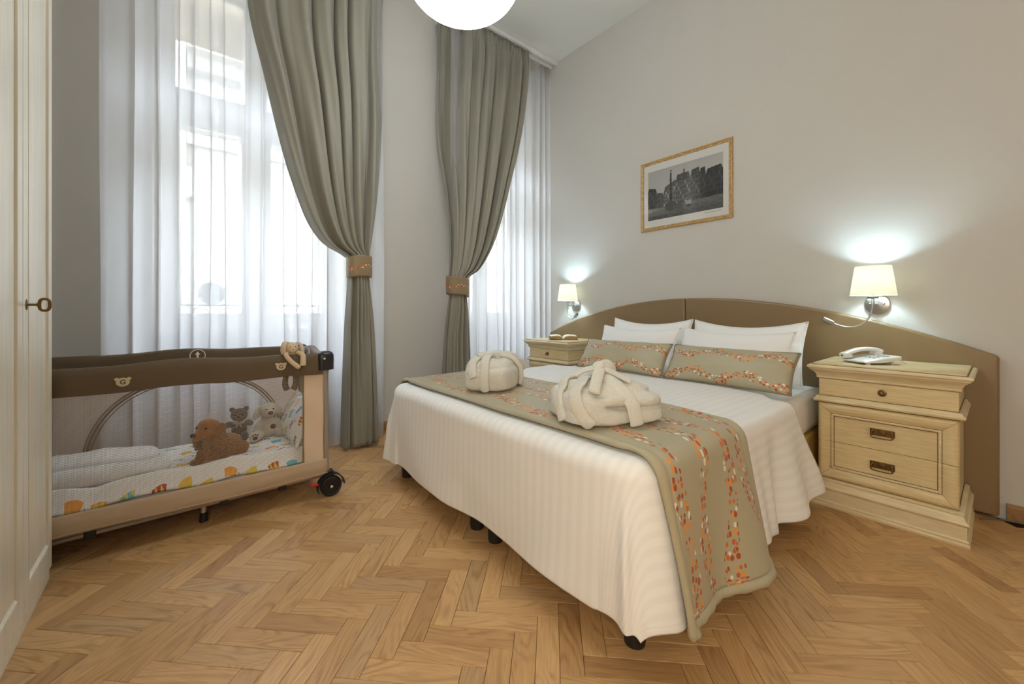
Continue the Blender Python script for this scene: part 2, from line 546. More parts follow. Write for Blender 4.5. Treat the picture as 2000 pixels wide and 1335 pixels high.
def baby_print():
    """white cotton printed with toy drums and flags; uv in metres"""
    g = G('white_cotton_toy_print'); x, y, _ = g.xyz(g.uv())
    cs = 0.088
    row = g.m_('FLOOR', g.mul(y, 1 / cs))
    xs = g.add(x, g.mul(g.m_('MODULO', g.m_('ABSOLUTE', row), 2.0), cs * 0.5))
    cx = g.m_('FLOOR', g.mul(xs, 1 / cs))
    wn = g.node('TexWhiteNoise', {0: g.vec(cx, row, 1.0)}, 1, noise_dimensions='3D')
    sc = g.n.new('ShaderNodeSeparateColor'); g.put(sc.inputs[0], wn)
    r1, r2, r3 = sc.outputs
    px = g.sub(g.m_('FRACT', g.mul(xs, 1 / cs)), g.add(0.38, g.mul(r3, 0.24)))
    py = g.sub(g.m_('FRACT', g.mul(y, 1 / cs)), g.add(0.42, g.mul(r2, 0.16)))
    # turn each motif a little
    an = g.mul(g.sub(r1, 0.5), 0.8)
    ca, sa = g.m_('COSINE', an), g.sin(an)
    qx = g.add(g.mul(px, ca), g.mul(py, sa)); qy = g.sub(g.mul(py, ca), g.mul(px, sa))
    hw = g.add(0.27, g.mul(qy, 0.22)); hh = g.add(0.12, g.mul(r3, 0.08))
    drum = g.mul(g.lt(g.m_('ABSOLUTE', qx), hw), g.lt(g.m_('ABSOLUTE', g.add(qy, g.mul(g.mul(qx, qx), 0.6))), hh))
    tri = g.m_('PINGPONG', g.add(g.mul(qx, 1.0), 2.0), 0.11)
    zig = g.gt(g.mul(tri, 3.4), g.add(qy, hh))
    a = g.ramp(r1, [(0, (0.03, 0.14, 0.42)), (0.25, (0.85, 0.33, 0.03)), (0.45, (0.10, 0.42, 0.55)), (0.62, (0.55, 0.035, 0.03)), (0.82, (0.90, 0.50, 0.04))], 'CONSTANT')
    b = g.ramp(r2, [(0, (0.80, 0.62, 0.08)), (0.3, (0.10, 0.50, 0.52)), (0.55, (0.62, 0.60, 0.06)), (0.8, (0.85, 0.40, 0.06))], 'CONSTANT')
    col = g.mix(drum, (0.84, 0.83, 0.82), g.mix(zig, a, b))
    # little music notes: dot + stem
    dx = g.sub(px, 0.30); dy = g.add(py, 0.36)
    dot = g.lt(g.add(g.mul(dx, dx), g.mul(g.mul(dy, dy), 1.8)), 0.0052)
    stem = g.mul(g.lt(g.m_('ABSOLUTE', g.sub(px, 0.36)), 0.012), g.mul(g.gt(dy, 0.0), g.lt(dy, 0.30)))
    note = g.mul(g.m_('MAXIMUM', dot, stem), g.gt(r2, 0.35))
    col = g.mix(note, col, g.ramp(r3, [(0, (0.06, 0.35, 0.36)), (0.5, (0.04, 0.12, 0.40))], 'CONSTANT'))
    wr = g.noise(g.obj(), 14, 4, 0.5, 0.4)
    return g.done(g.bsdf(col, 0.75, 0, 0.25, g.bump(wr, 0.35, 0.008)))


M['toyprint'] = baby_print()


def sheer_mat(name, trans=0.55, c=(0.95, 0.95, 0.98)):
    g = G(name)
    d = g.node('BsdfDiffuse', {0: c}); tl = g.node('BsdfTranslucent', {0: c})
    b = g.mixs(0.88, d, tl)
    tp = g.node('BsdfTransparent', {0: (1, 1, 1)})
    return g.done(g.mixs(trans, b, tp))


M['sheer'] = sheer_mat('white_voile', 0.36)
M['sheerhead'] = sheer_mat('white_voile_header_tape', 0.12, (0.70, 0.64, 0.58))


def glass():
    g = G('window_glass')
    tp = g.node('BsdfTransparent', {0: (0.97, 0.985, 0.98)})
    gl = g.node('BsdfGlossy', {0: (1, 1, 1), 1: 0.02})
    return g.done(g.mixs(0.06, tp, gl))


M['glass'] = glass()


def thin_cloth(name, c):
    g = G(name)
    return g.done(g.mixs(0.5, g.node('BsdfDiffuse', {0: c}), g.node('BsdfTranslucent', {0: c})))


M['cotthin'] = thin_cloth('thin_backlit_beige_cot_fabric', (0.72, 0.61, 0.53))  # pale pink of the light from behind is partly put into the colour


def netting():
    """tan netting with hexagonal holes; uv in metres"""
    g = G('tan_cot_netting'); x, y, _ = g.xyz(g.uv())
    p = 0.0078
    a = g.mul(x, 2 * PI / p); b = g.mul(y, 2 * PI / (p * 1.732))
    # two interleaved rows of round holes
    h = g.mul(g.m_('COSINE', g.mul(a, 1.0)), g.m_('COSINE', b))
    hole = g.gt(h, -0.18)
    h2 = g.gt(g.m_('ABSOLUTE', h), 0.14)
    d = g.mixs(0.35, g.node('BsdfDiffuse', {0: (0.46, 0.36, 0.28)}), g.node('BsdfTranslucent', {0: (0.46, 0.36, 0.28)}))
    tp = g.node('BsdfTransparent', {0: (1, 1, 1)})
    return g.done(g.mixs(h2, d, tp))


M['net'] = netting()


def emis(name, c, s):
    g = G(name)
    return g.done(g.node('Emission', {0: c, 1: s}))


M['globe'] = emis('lit_opal_globe', (0.86, 0.96, 1.0), PENDANT)
M['globe_warm'] = emis('added_warm_globe', (1.0, 0.85, 0.66), HALL)
M['lantern'] = emis('added_fill_lantern', (1.0, 0.87, 0.69), FILL_LANTERN)
M['bulb'] = emis('lit_bulb', (0.75, 0.93, 1.0), 22.0)


def shade_mat():
    g = G('ivory_lamp_shade')
    d = g.node('BsdfDiffuse', {0: (0.84, 0.82, 0.76)}); tl = g.node('BsdfTranslucent', {0: (0.80, 0.71, 0.585)})
    return g.done(g.mixs(0.42, d, tl))


M['shade'] = shade_mat()


def gilt():
    g = G('distressed_gold_frame'); o = g.obj()
    n = g.noise(o, 90, 4, 0.7)
    col = g.mix(g.smooth(n, 0.38, 0.62), (0.40, 0.21, 0.065), (0.58, 0.40, 0.17))
    return g.done(g.bsdf(col, 0.45, 0.25, 0.5, g.bump(n, 0.2, 0.001)))


M['gold'] = gilt()
M['matboard'] = plain('white_mat_board', (0.66, 0.66, 0.64), 0.8)


def vcol(name):
    g = G(name)
    c = g.node('VertexColor', layer_name='Col')
    return g.done(g.bsdf(c, 0.6, 0, 0.3))


M['print'] = vcol('black_and_white_print')
M['picglass'] = None
gg_ = G('picture_glass')
M['picglass'] = gg_.done(gg_.mixs(0.045, gg_.node('BsdfTransparent', {0: (1, 1, 1)}), gg_.node('BsdfGlossy', {0: (1, 1, 1), 1: 0.05})))
M['shutter'] = plain('pale_wood_slat', (0.50, 0.41, 0.30), 0.6, var=0.1)
# ------------------------------------------------------------------ room shell
T = 0.4
flo = MB().box(XL - 0.1, XR + 0.1, YF - 0.1, YB + 0.45, -0.10, -0.006).build('floor', M['sub'])
prop(flo, 'oak herringbone parquet floor', kind='structure')
# parquet: 273 x 68 mm staves in herringbone, the zigzag running along X
N1_, N2_ = (-0.13, 1.0), (1.95, 2.93)
PW, PN = 0.0682, 4
OX, OY = 0.758, 1.108
gap = 0.00055
def stave_mesh(name):
    l, ww, c, t = PN * PW / 2 - gap, PW / 2 - gap, 0.0009, 0.012
    b = MB()
    r0 = [(-l, -ww, -t), (l, -ww, -t), (l, ww, -t), (-l, ww, -t)]
    r1 = [(-l, -ww, -c), (l, -ww, -c), (l, ww, -c), (-l, ww, -c)]
    r2 = [(-l + c, -ww + c, 0), (l - c, -ww + c, 0), (l - c, ww - c, 0), (-l + c, ww - c, 0)]
    b.rings([r0, r1, r2])
    for k, p in enumerate(b.v): b.uv[k] = (p[0], p[1])
    return b
sb = stave_mesh('plank')
me_st = bpy.data.meshes.new('plank')
me_st.from_pydata(sb.v, [], sb.f)
ul = me_st.uv_layers.new(name='UVMap')
for lp in me_st.loops: ul.data[lp.index].uv = sb.uv[lp.vertex_index]
me_st.materials.append(M['oak'])
s2 = math.sqrt(0.5)
A = Vector((s2, -s2)); B = Vector((s2, s2))
staves = []
for m in range(-12, 14):
    for k in range(-60, 60):
        for kind in (0, 1):
            if kind == 0: ca, cb, ang = 2 * PN * m + k + PN / 2, k + 0.5, -PI / 4
            else: ca, cb, ang = 2 * PN * m + k + PN + 0.5, k + 1 - PN / 2, PI / 4
            p = Vector((OX, OY)) + PW * (ca * A + cb * B)
            if XL - 0.02 < p.x < XR + 0.02 and YF - 0.02 < p.y < (YB + 0.14 if (N1_[0] < p.x < N1_[1] or N2_[0] < p.x < N2_[1]) else YB + 0.02): staves.append((p, ang))
yaw = R(39.49)
FW = Vector((math.sin(yaw), math.cos(yaw))); RT = Vector((math.cos(yaw), -math.sin(yaw)))
def seen(p):
    d = p.dot(FW)
    if d < 0.95: return False
    u = 1000 + 786 * p.dot(RT) / d; vv = 605.8 + 786 / d
    if not (-30 < u < 2030 and vv < 1365): return False
    if p.x < -0.36 and p.y < 2.28: return False
    if p.x > 1.12 and 0.74 < p.y < 2.28: return False
    if p.x > 2.56 and p.y > 0.08: return False
    if p.y > 2.46 and p.x < 0.55: return False
    if p.x > 1.0 and p.y > 1.9 and p.y - 2.45 < 0.0: return False
    return True
staves.sort(key=lambda s: (not seen(s[0]), s[0].length))
restb = MB()
for i, (p, ang) in enumerate(staves):
    if i < 300:
        o = bpy.data.objects.new('plank', me_st); COL.objects.link(o); o.parent = flo
        o.location = Vector((p.x, p.y, 0)) - flo.location; o.rotation_euler = (0, 0, ang + (PI if random.random() < .5 else 0))
    else:
        k0 = len(restb.v); ca, sa = math.cos(ang), math.sin(ang)
        for q, vv in enumerate(sb.v):
            restb.v.append((p.x + ca * vv[0] - sa * vv[1], p.y + sa * vv[0] + ca * vv[1], vv[2]))
            restb.uv[k0 + q] = (vv[0], vv[1])
        restb.f += [tuple(k0 + q for q in f) for f in sb.f]
restb.build('planks', M['oak'], flo, kind='stuff')

prop(MB().box(XL - T, XR + T, YF - T, YB + T, H, H + 0.25).build('ceiling', M['ceil']), 'plain off white ceiling', kind='structure')
prop(MB().box(XR, XR + T, YF - T, YB + T, -0.1, H).build('wall_right', M['wall']), 'plain cream wall behind the bed', kind='structure')
prop(MB().box(XL - T, XL, YF - T, YB + T, -0.1, H).build('wall_left', M['wall']), 'cream wall behind the wardrobe', kind='structure')
prop(MB().box(XL, XR, YF - T, YF, -0.1, H).build('wall_front', M['wall']), 'cream wall at the entry end of the room', kind='structure')
# window wall: piers, lintel and parapets round two niches
N1 = (-0.13, 1.0); N2 = (1.95, 2.93); NZ = 3.36; YW = 3.50
wb = MB()
for a, b in ((XL, N1[0]), (N1[1], N2[0]), (N2[1], XR)): wb.box(a, b, YB, YB + T, -0.1, H)
for a, b in (N1, N2):
    wb.box(a, b, YB, YB + T, NZ, H); wb.box(a, b, YW - 0.06, YB + T, -0.1, 0.845)
prop(wb.build('wall_back', M['wall']), 'pale window wall with two tall niches', kind='structure')
# skirting boards in oak
def skirt(name, pts, axis, a, b):
    return prop(MB().prism(pts, axis, a, b).build(name, M['oakboard'], smooth=30), 'oak skirting board', kind='structure')
skirt('baseboard_right', [(XR, 0), (XR - 0.018, 0), (XR - 0.018, 0.062), (XR - 0.012, 0.072), (XR, 0.075)], 'Y', YF, -0.02)
for nm, a, b in (('baseboard_back', N1[1] + 0.01, N2[0] - 0.01), ('baseboard_niche', XL, N1[0])):
    prop(MB().prism([(YB, 0), (YB - 0.018, 0), (YB - 0.018, 0.062), (YB - 0.012, 0.072), (YB, 0.075)], 'X', a, b).build(nm if nm == 'baseboard_back' else 'baseboard_left', M['oakboard'], smooth=30), 'oak skirting board below the window wall', kind='structure')

# ------------------------------------------------------------------ windows (double casements)
def window(name, x0, x1, label):
    e = empty(name, (x0, YW, 0.845), label, kind='structure')
    mid = (x0 + x1) / 2
    z0, zt0, zt1, z1 = 0.86, 2.32, 2.45, NZ
    fr = MB()
    for y0, y1 in ((YW, YW + 0.05), (YW + 0.10, YW + 0.15)):
        fr.box(x0, x0 + 0.06, y0, y1, z0, z1).box(x1 - 0.06, x1, y0, y1, z0, z1)
        fr.box(x0 + 0.06, x1 - 0.06, y0, y1, z0, z0 + 0.05).box(x0 + 0.06, x1 - 0.06, y0, y1, z1 - 0.05, z1)
    fr.build('window_frame', M['winpaint'], e, bevel=0.004)
    MB().box(x0 + 0.06, x1 - 0.06, YW - 0.02, YW + 0.15, zt0, zt1).build('transom', M['winpaint'], e, bevel=0.008)
    MB().box(mid - 0.032, mid + 0.032, YW - 0.018, YW + 0.05, z0 + 0.05, zt0).build('mullion', M['winpaint'], e, bevel=0.008, seg=3)
    MB().box(mid - 0.025, mid + 0.025, YW, YW + 0.05, zt1, z1 - 0.05).build('mullion', M['winpaint'], e, bevel=0.006)
    MB().box(x0 - 0.0, x1, YW - 0.10, YW + 0.02, 0.846, 0.872).build('window_sill', M['winpaint'], e, bevel=0.008, seg=3)
    for (a, b, za, zb, st, rb) in ((x0 + 0.06, mid - 0.032, z0 + 0.05, zt0, 0.06, 0.072), (mid + 0.032, x1 - 0.06, z0 + 0.05, zt0, 0.06, 0.072),
                               (x0 + 0.06, mid - 0.025, zt1, z1 - 0.05, 0.045, 0.045), (mid + 0.025, x1 - 0.06, zt1, z1 - 0.05, 0.045, 0.045)):
        for yy in (YW - 0.004, YW + 0.115):
            c = MB()
            c.box(a, a + st, yy, yy + 0.03, za, zb).box(b - st, b, yy, yy + 0.03, za, zb)
            c.box(a + st, b - st, yy, yy + 0.03, za, za + rb).box(a + st, b - st, yy, yy + 0.03, zb - rb, zb)
            cs = c.build('casement', M['winpaint'], e, bevel=0.006)
            MB().box(a + st, b - st, yy + 0.013, yy + 0.016, za + rb, zb - rb).build('glass_pane', M['glass'], cs)
    hd = MB().box(mid - 0.014, mid + 0.014, YW - 0.026, YW - 0.018, 1.36, 1.47)
    hd.tube([(mid, YW - 0.026, 1.44), (mid, YW - 0.055, 1.44), (mid, YW - 0.058, 1.40), (mid, YW - 0.058, 1.32)], 0.007, 10)
    hd.build('handle', M['brass'], e, smooth=40)
    return e
w1 = window('window_1', N1[0], N1[1], 'tall double casement window behind the travel cot')
w2 = window('window_2', N2[0], N2[1], 'tall casement window beside the bed corner')
vd = MB().lathe([(0.0, 0.0), (0.078, 0.0), (0.08, -0.004), (0.08, -0.010), (0.066, -0.013), (0.064, -0.009), (0.0, -0.008)], (0.167, YW + 0.008, 1.118), 'Y', 40)
vo = vd.build('window_vent', M['vent'], w1, smooth=40)
for k in range(4):
    a = k * PI / 2
    MB().lathe([(0.0, 0.0), (0.005, 0.0), (0.005, -0.003), (0.0, -0.004)], (0.167 + 0.072 * math.cos(a), YW - 0.008, 1.118 + 0.072 * math.sin(a)), 'Y', 10).build('screw', M['white_screw'], vo)

# roller shutters outside the upper lights, slat by slat
for nx, lab in ((N1, 'pale wooden roller shutter above the window behind the cot'), (N2, 'pale wooden roller shutter above the window beside the bed')):
    e = empty('roller_shutter', ((nx[0] + nx[1]) / 2, YB + 0.5, 2.94), lab, 'shutter', 'rolled up window shutters')
    for xx in (nx[0] - 0.045, nx[1] + 0.03): MB().box(xx, xx + 0.015, YB + T + 0.0002, YB + 0.52, 2.93, 3.44).build('side_guide', M['shutter'], e)
    for k in range(6):
        z = 2.94 + k * 0.082
        MB().prism([(YB + 0.50, z), (YB + 0.512, z + 0.004), (YB + 0.514, z + 0.04), (YB + 0.506, z + 0.076), (YB + 0.496, z + 0.078), (YB + 0.494, z + 0.004)], 'X', nx[0] - 0.03, nx[1] + 0.03).build('slat', M['shutter'], e)
# iron guard rails outside
for nx, lab in ((N1, 'wrought iron guard rail outside the window behind the cot'), (N2, 'wrought iron guard rail outside the window beside the bed')):
    e = empty('window_guard_rail', ((nx[0] + nx[1]) / 2, YB + 0.46, 0.86), lab, 'railing', 'iron window guard rails')
    y = YB + 0.47
    for xx in (nx[0] - 0.03, nx[1] + 0.01): MB().box(xx, xx + 0.02, YB + T + 0.0002, y + 0.012, 0.89, 1.05).build('wall_bracket', M['iron'], e)
    MB().box(nx[0] - 0.01, nx[1] + 0.01, y - 0.01, y + 0.01, 1.03, 1.045).build('top_rail', M['iron'], e)
    MB().box(nx[0] - 0.01, nx[1] + 0.01, y - 0.008, y + 0.008, 0.90, 0.912).build('bottom_rail', M['iron'], e)
    n = 7
    for k in range(n):
        cx = nx[0] + (k + 0.5) * (nx[1] - nx[0]) / n
        pts = [(cx + 0.05 * math.cos(t * 2 * PI / 20), y, 0.971 + 0.05 * math.sin(t * 2 * PI / 20)) for t in range(21)]
        MB().tube(pts, 0.006, 6, cap=False).build('scroll', M['iron'], e, smooth=60)

# ------------------------------------------------------------------ the house across the street
fb = empty('facing_building', (2, 12, -5), 'sunlit plastered town house across the street', 'building')
MB().box(-16, 0.1, 12.0, 13, -5, 7.6).box(0.1, 22, 12.25, 13, -5, 7.6).build('facade', M['ext_wall'], fb)
MB().prism([(12.25, 6.55), (11.85, 6.6), (11.75, 6.85), (11.6, 6.95), (11.6, 7.1), (12.25, 7.1)], 'X', 0.12, 22).build('cornice', M['ext_stone'], fb)
MB().box(0.12, 22, 12.05, 12.25, 4.9, 5.06).build('string_course', M['ext_stone'], fb)
MB().box(-16, 22, 12.0, 15, 7.62, 7.7).prism([(12.2, 7.7), (16, 10.2), (16, 7.7)], 'X', -16, 22).build('roof', M['ext_roof'], fb)
for k in range(9):
    for zf in (-3.3, -0.2, 7.9):
        if zf > 5: continue
        cx = 3.6 + k * 2.3 if k < 7 else -3.5 - (k - 7) * 3
        yy = 12.25 if cx > 0.1 else 12.0
        wf = MB().box(cx - 0.65, cx + 0.65, yy - 0.08, yy + 0.02, zf - 0.1, zf + 2.2).build('window_surround', M['ext_stone'], fb)
        MB().box(cx - 0.48, cx + 0.48, yy - 0.085, yy - 0.075, zf + 0.05, zf + 2.05).build('pane', M['ext_dark'], wf)
MB().box(0.05, 0.3, 11.8, 12.25, 3.6, 4.3).build('bracket', M['ext_stone'], fb, bevel=0.03)
prop(MB().box(-16, 22, 3.9, 13, -5.2, -5.0).build('street', M['asphalt']), 'grey street far below the windows', kind='structure')
# ------------------------------------------------------------------ headboard: two upholstered halves
XH = 3.010
hb = empty('headboard', (XH + 0.025, 1.5, 0), 'wide arched bronze leatherette headboard behind bed and bedside cabinets', 'headboard')
def arch(y):
    Rr = 3.9; dy = y - 1.505
    return 1.094 - (Rr - math.sqrt(Rr * Rr - dy * dy)) * 1.04
for y0, y1 in ((0.002, 1.549), (1.553, 3.03)):
    pts = [(y0, 0.012), (y1, 0.012)]
    n = 28
    for k in range(n + 1):
        y = lerp(y1, y0, k / n); pts.append((y, arch(y)))
    MB().prism(pts, 'X', XH, XR - 0.002).build('padded_panel', M['vinyl'], hb, bevel=0.014, seg=4)

# ------------------------------------------------------------------ bed: two bases side by side, mattress
BY0, BY1, BX0 = 0.655, 2.315, 1.035
BM = 1.485
bed = empty('bed', ((BX0 + 3.0) / 2, BM, 0), 'wide double bed on two mustard upholstered bases with black feet', 'bed')
for k, (y0, y1) in enumerate(((BY0, BM - 0.002), (BM + 0.002, BY1))):
    fb_ = MB().box(BX0 - 0.03, 3.0, y0, y1, 0.13, 0.325).build('bed_base', M['bedbase'], bed, bevel=0.012, seg=3)
    for lx in (BX0 + 0.02, 2.93):
        for ly in (y0 + 0.045, y1 - 0.09 if k == 0 else y1 - 0.045):
            MB().lathe([(0.024, 0.0), (0.031, 0.004), (0.033, 0.02), (0.033, 0.131)], (lx, ly, 0), 'Z', 18).build('leg', M['blackleg'], fb_, smooth=40)
mt = MB()
mt.box(BX0, 3.0, BY0, BY1, 0.327, 0.538)
prop(mt.build('mattress', M['sheet'], bevel=0.05, seg=5), 'thick mattress in a white fitted sheet', 'mattress')

# ------------------------------------------------------------------ duvet and runner share one draped surface
DX0, DYR, DYL, DT = 1.015, 0.672, 2.298, 0.563
def hang(l, r, flare):
    q = r * PI / 2
    if l <= 0: return 0.0, 0.0
    if l < q: return r * math.sin(l / r), r * (1 - math.cos(l / r))
    return r + flare * (l - q), r + (l - q) * math.sqrt(max(0.0, 1 - flare * flare))
def drape(p, q):
    """p: cloth metres along X (DX0 = foot edge), q: along Y"""
    sa = DX0 - p                                   # past the foot edge (signed)
    if q < BM: sb, sgn, flare_s = DYR - q, -1.0, 0.17
    else: sb, sgn, flare_s = q - DYL, 1.0, 0.27
    a, b = max(0.0, sa), max(0.0, sb)
    ye = DYR if sgn < 0 else DYL
    x = max(p, DX0); y = min(max(q, DYR), DYL)
    z = DT
    if b > 0: flare_s *= 1 + (0.35 * math.sin(p * 9.0 + 0.6) + 0.25 * math.sin(p * 21 + 2)) * sst(1.0, 1.2, p)
    rc = 0.085                                     # rounded mattress corner
    if sa > -rc and sb > -rc:
        aa, bb = sa + rc, sb + rc
        l = (aa ** 6 + bb ** 6) ** (1 / 6) - rc
        l = l if l < 0.45 else 0.45 + (l - 0.45) * (0.35 - 0.05 * min(1.0, 2 * min(aa, bb) / 0.5))
        hyp = math.hypot(aa, bb) + 1e-9; ca, cb = aa / hyp, bb / hyp
        cx, cy = DX0 + rc, ye - sgn * rc
        if l > 0:
            fl = 0.015 * ca * ca + flare_s * cb * cb + 0.03 * (2 * ca * cb) ** 2
            out, drop = hang(l, 0.055, fl)
            pl = math.exp(-((ca - cb - 0.30) / 0.13) ** 2) * sst(0.06, 0.3, l) * 0.024
            rr = rc + out + pl
            x = cx - ca * rr; y = cy + sgn * cb * rr; z = DT - drop
        else:
            rr = min(hyp, rc + l)
            x = cx - ca * rr; y = cy + sgn * cb * rr
    elif a > 0 or b > 0:
        l = a + b
        l = l if l < 0.45 else 0.45 + (l - 0.45) * 0.35
        fl = (0.015 + 0.04 * math.sin(q * 7.5 + 1.0) * sst(0.05, 0.5, a)) if a > 0 else flare_s
        out, drop = hang(l, 0.055, fl)
        if a > 0: x -= out
        else: y += sgn * out
        z = DT - drop
    ed = min(max(p - DX0, 0), max(q - DYR, 0) if q < BM else max(DYL - q, 0))
    z += 0.012 * sst(0, 0.25, ed) + 0.006 * noise.noise((p * 3.1, q * 3.3, 0.3))
    return Vector((x, y, max(z, 0.045)))
def dnormal(p, q):
    e = 0.006
    du = drape(p + e, q) - drape(p - e, q); dv = drape(p, q + e) - drape(p, q - e)
    n = du.cross(dv)
    return n.normalized() if n.length > 1e-9 else Vector((0, 0, 1))
q0, q1 = DYR - 0.540, DYL + 0.50
p0 = DX0 - 0.545
def duv(u, v):
    q = lerp(q0, q1, v)
    side = max(0.0, DYR - q) if q < DYR else max(0.0, q - DYL)
    pend = 2.33 - 0.10 * sst(0.0, 0.10, max(0, 0.80 - q)) + 0.38 * side
    return lerp(p0, pend, u), q
def dfn(u, v):
    p, q = duv(u, v)
    P = drape(p, q)
    # soft wrinkles along the hanging sides
    b = max(0.0, DYR - q)
    if b > 0.04:
        P.y += 0.010 * math.sin(p * 26 + 2.2 * math.sin(p * 7)) * sst(0.04, 0.4, b) * sst(1.0, 1.2, p)
        P.z += 0.012 * math.sin(p * 8.5 + 0.5) * sst(0.2, 0.45, b) * sst(1.0, 1.2, p)
    a = max(0.0, DX0 - p)
    if a > 0.04:
        P.x += 0.006 * noise.noise((q * 5, p * 5, 7.0))
        P.z += 0.010 * noise.noise((q * 4.0, 3.0, 1.0)) * sst(0.2, 0.45, a)
    return P
d = MB().grid(dfn, 120, 150, lambda u, v: duv(u, v))
do = d.build('duvet', M['duvet'], smooth=180, solid=0.022, solid_off=-1)
prop(do, 'white satin striped duvet hanging over the foot of the bed', 'duvet')

r0, r1 = 1.045, 1.615
rq0, rq1 = DYR - 0.545, DYL + 0.40
def runv(u, v): return lerp(r0, r1, u), lerp(rq0, rq1, v)
def rfn(u, v):
    p, q = runv(u, v)
    # the hanging end skews a little towards the foot
    b = max(0.0, DYR - q)
    pp = p - 0.10 * b * (1 - u) + 0.04 * b * u
    P = drape(pp, q) + dnormal(pp, q) * 0.010
    P.y -= 0.012 * math.sin(p * 13 + 1) * sst(0.1, 0.45, b)
    e = min(u, 1 - u) * (r1 - r0)
    e = min(e, (v) * (rq1 - rq0), (1 - v) * (rq1 - rq0))
    puff = 0.008 * math.sin(PI * min(1.0, e / 0.036)) if e < 0.036 else 0.004 * sst(0.036, 0.06, e)
    return P + dnormal(pp, q) * puff
rn = MB().grid(rfn, 64, 190, lambda u, v: (u * (r1 - r0), v * (rq1 - rq0)))
ro = rn.build('bed_runner', M['runner'], smooth=180, solid=0.010, solid_off=1)
prop(ro, 'taupe satin bed runner with wavy bands of orange and white pebbles', 'bed runner')
def hem(u, v): return rfn(u, v)
for nm, vv in (('padded_hem', 0.0), ('padded_hem', 1.0)):
    pth = [rfn(k / 40, vv) + Vector((0, -0.006 if vv == 0 else 0.006, 0)) for k in range(41)]
    MB().tube(pth, [0.010] * 2 + [0.017 + 0.002 * math.sin(k * 1.7) for k in range(37)] + [0.010] * 2, 12).build(nm, M['runner_edge'], ro, smooth=60)

# ------------------------------------------------------------------ pillows
def pillow(name, wd, ht, th, mat, loc, tilt, rz, label, cat, group, ear=0.03, flange=0.0, uvs=False, seed=0, sag=0.0):
    """stands on its lower edge, leans back by tilt; local: x thickness, y width, z height"""
    b = MB()
    n1, n2 = 44, 30
    Mx = Matrix.Rotation(rz, 3, 'Z') @ Matrix.Rotation(tilt, 3, 'Y')
    L = Vector(loc)
    def fn(side):
        def f(u, v):
            a, c = 2 * u - 1, 2 * v - 1
            t = max(0.0, (1 - abs(a) ** 2.6)) ** 0.55 * max(0.0, (1 - abs(c) ** 2.4)) ** 0.55
            y = a * wd / 2 * (1 - ear * (1 - c * c) * 1.0 * abs(a))
            z = c * ht / 2 * (1 - ear * 1.6 * (1 - a * a) * abs(c)) + ht / 2
            z -= sag * (1 - a * a) * max(0, c)
            wr = 0.006 * noise.noise((a * 3 + seed, c * 3, side * 2.0)) + 0.005 * noise.noise((a * 8 + seed, c * 5, side)) * (1 - t)
            x = side * (t * th / 2 + wr * min(1, t * 6))
            return L + Mx @ Vector((x, y, z))
        return f
    uvf = (lambda u, v: ((1 - v) * ht if uvs else v * ht, u * wd))
    b.grid(fn(-1), n1, n2, uvf)
    b.grid(fn(1), n1, n2, uvf)
    o = b.build(name, mat, smooth=180)
    bm = bmesh.new(); bm.from_mesh(o.data); bmesh.ops.remove_doubles(bm, verts=bm.verts, dist=1e-5)
    bmesh.ops.recalc_face_normals(bm, faces=bm.faces); bm.to_mesh(o.data); bm.free(); o.data.shade_smooth()
    prop(o, label, cat, group)
    edge = []
    f = fn(1)
    for k in range(n1 + 1): edge.append(f(k / n1, 0))
    for k in range(1, n2 + 1): edge.append(f(1, k / n2))
    for k in range(1, n1 + 1): edge.append(f(1 - k / n1, 1))
    for k in range(1, n2 + 1): edge.append(f(0, 1 - k / n2))
    return o, edge
ZT = 0.548
P_ = [
    ('white rear pillow against the headboard on the telephone side', 2.80, 1.080, 0.69, 0.40, 0.13, 0.30, 1.0, 0.035),
    ('white rear pillow against the headboard on the window side', 2.80, 1.785, 0.69, 0.405, 0.13, 0.30, 2.0, 0.035),
    ('white front pillow behind the telephone side bolster', 2.60, 1.085, 0.675, 0.36, 0.15, 0.42, 3.0, 0.02),
    ('white front pillow behind the window side bolster', 2.60, 1.775, 0.67, 0.36, 0.15, 0.42, 4.0, 0.02)]
for lab, x, y, wd, ht, th, tl, sd, sag in P_:
    po, edge = pillow('pillow', wd, ht, th, M['linen'], (x, y, ZT), tl, 0, lab, 'pillow', 'white bed pillows', 0.05, seed=sd, sag=sag)
    MB().tube(edge, 0.004, 6).build('seam', M['linen'], po, smooth=60)
for lab, y, sd, rz in (('pebble patterned bolster cushion on the telephone side', 1.000, 5, -0.02), ('pebble patterned bolster cushion on the window side', 1.700, 9, 0.02)):
    bo, edge = pillow('bolster_cushion', 0.69, 0.245, 0.13, M['bolster'], (2.33, y, DT + 0.016), 0.62, rz, lab, 'cushion', 'patterned bolster cushions', 0.04, uvs=True, seed=sd)
    MB().tube(edge, 0.004, 6).build('piping', M['piping'], bo, smooth=60)

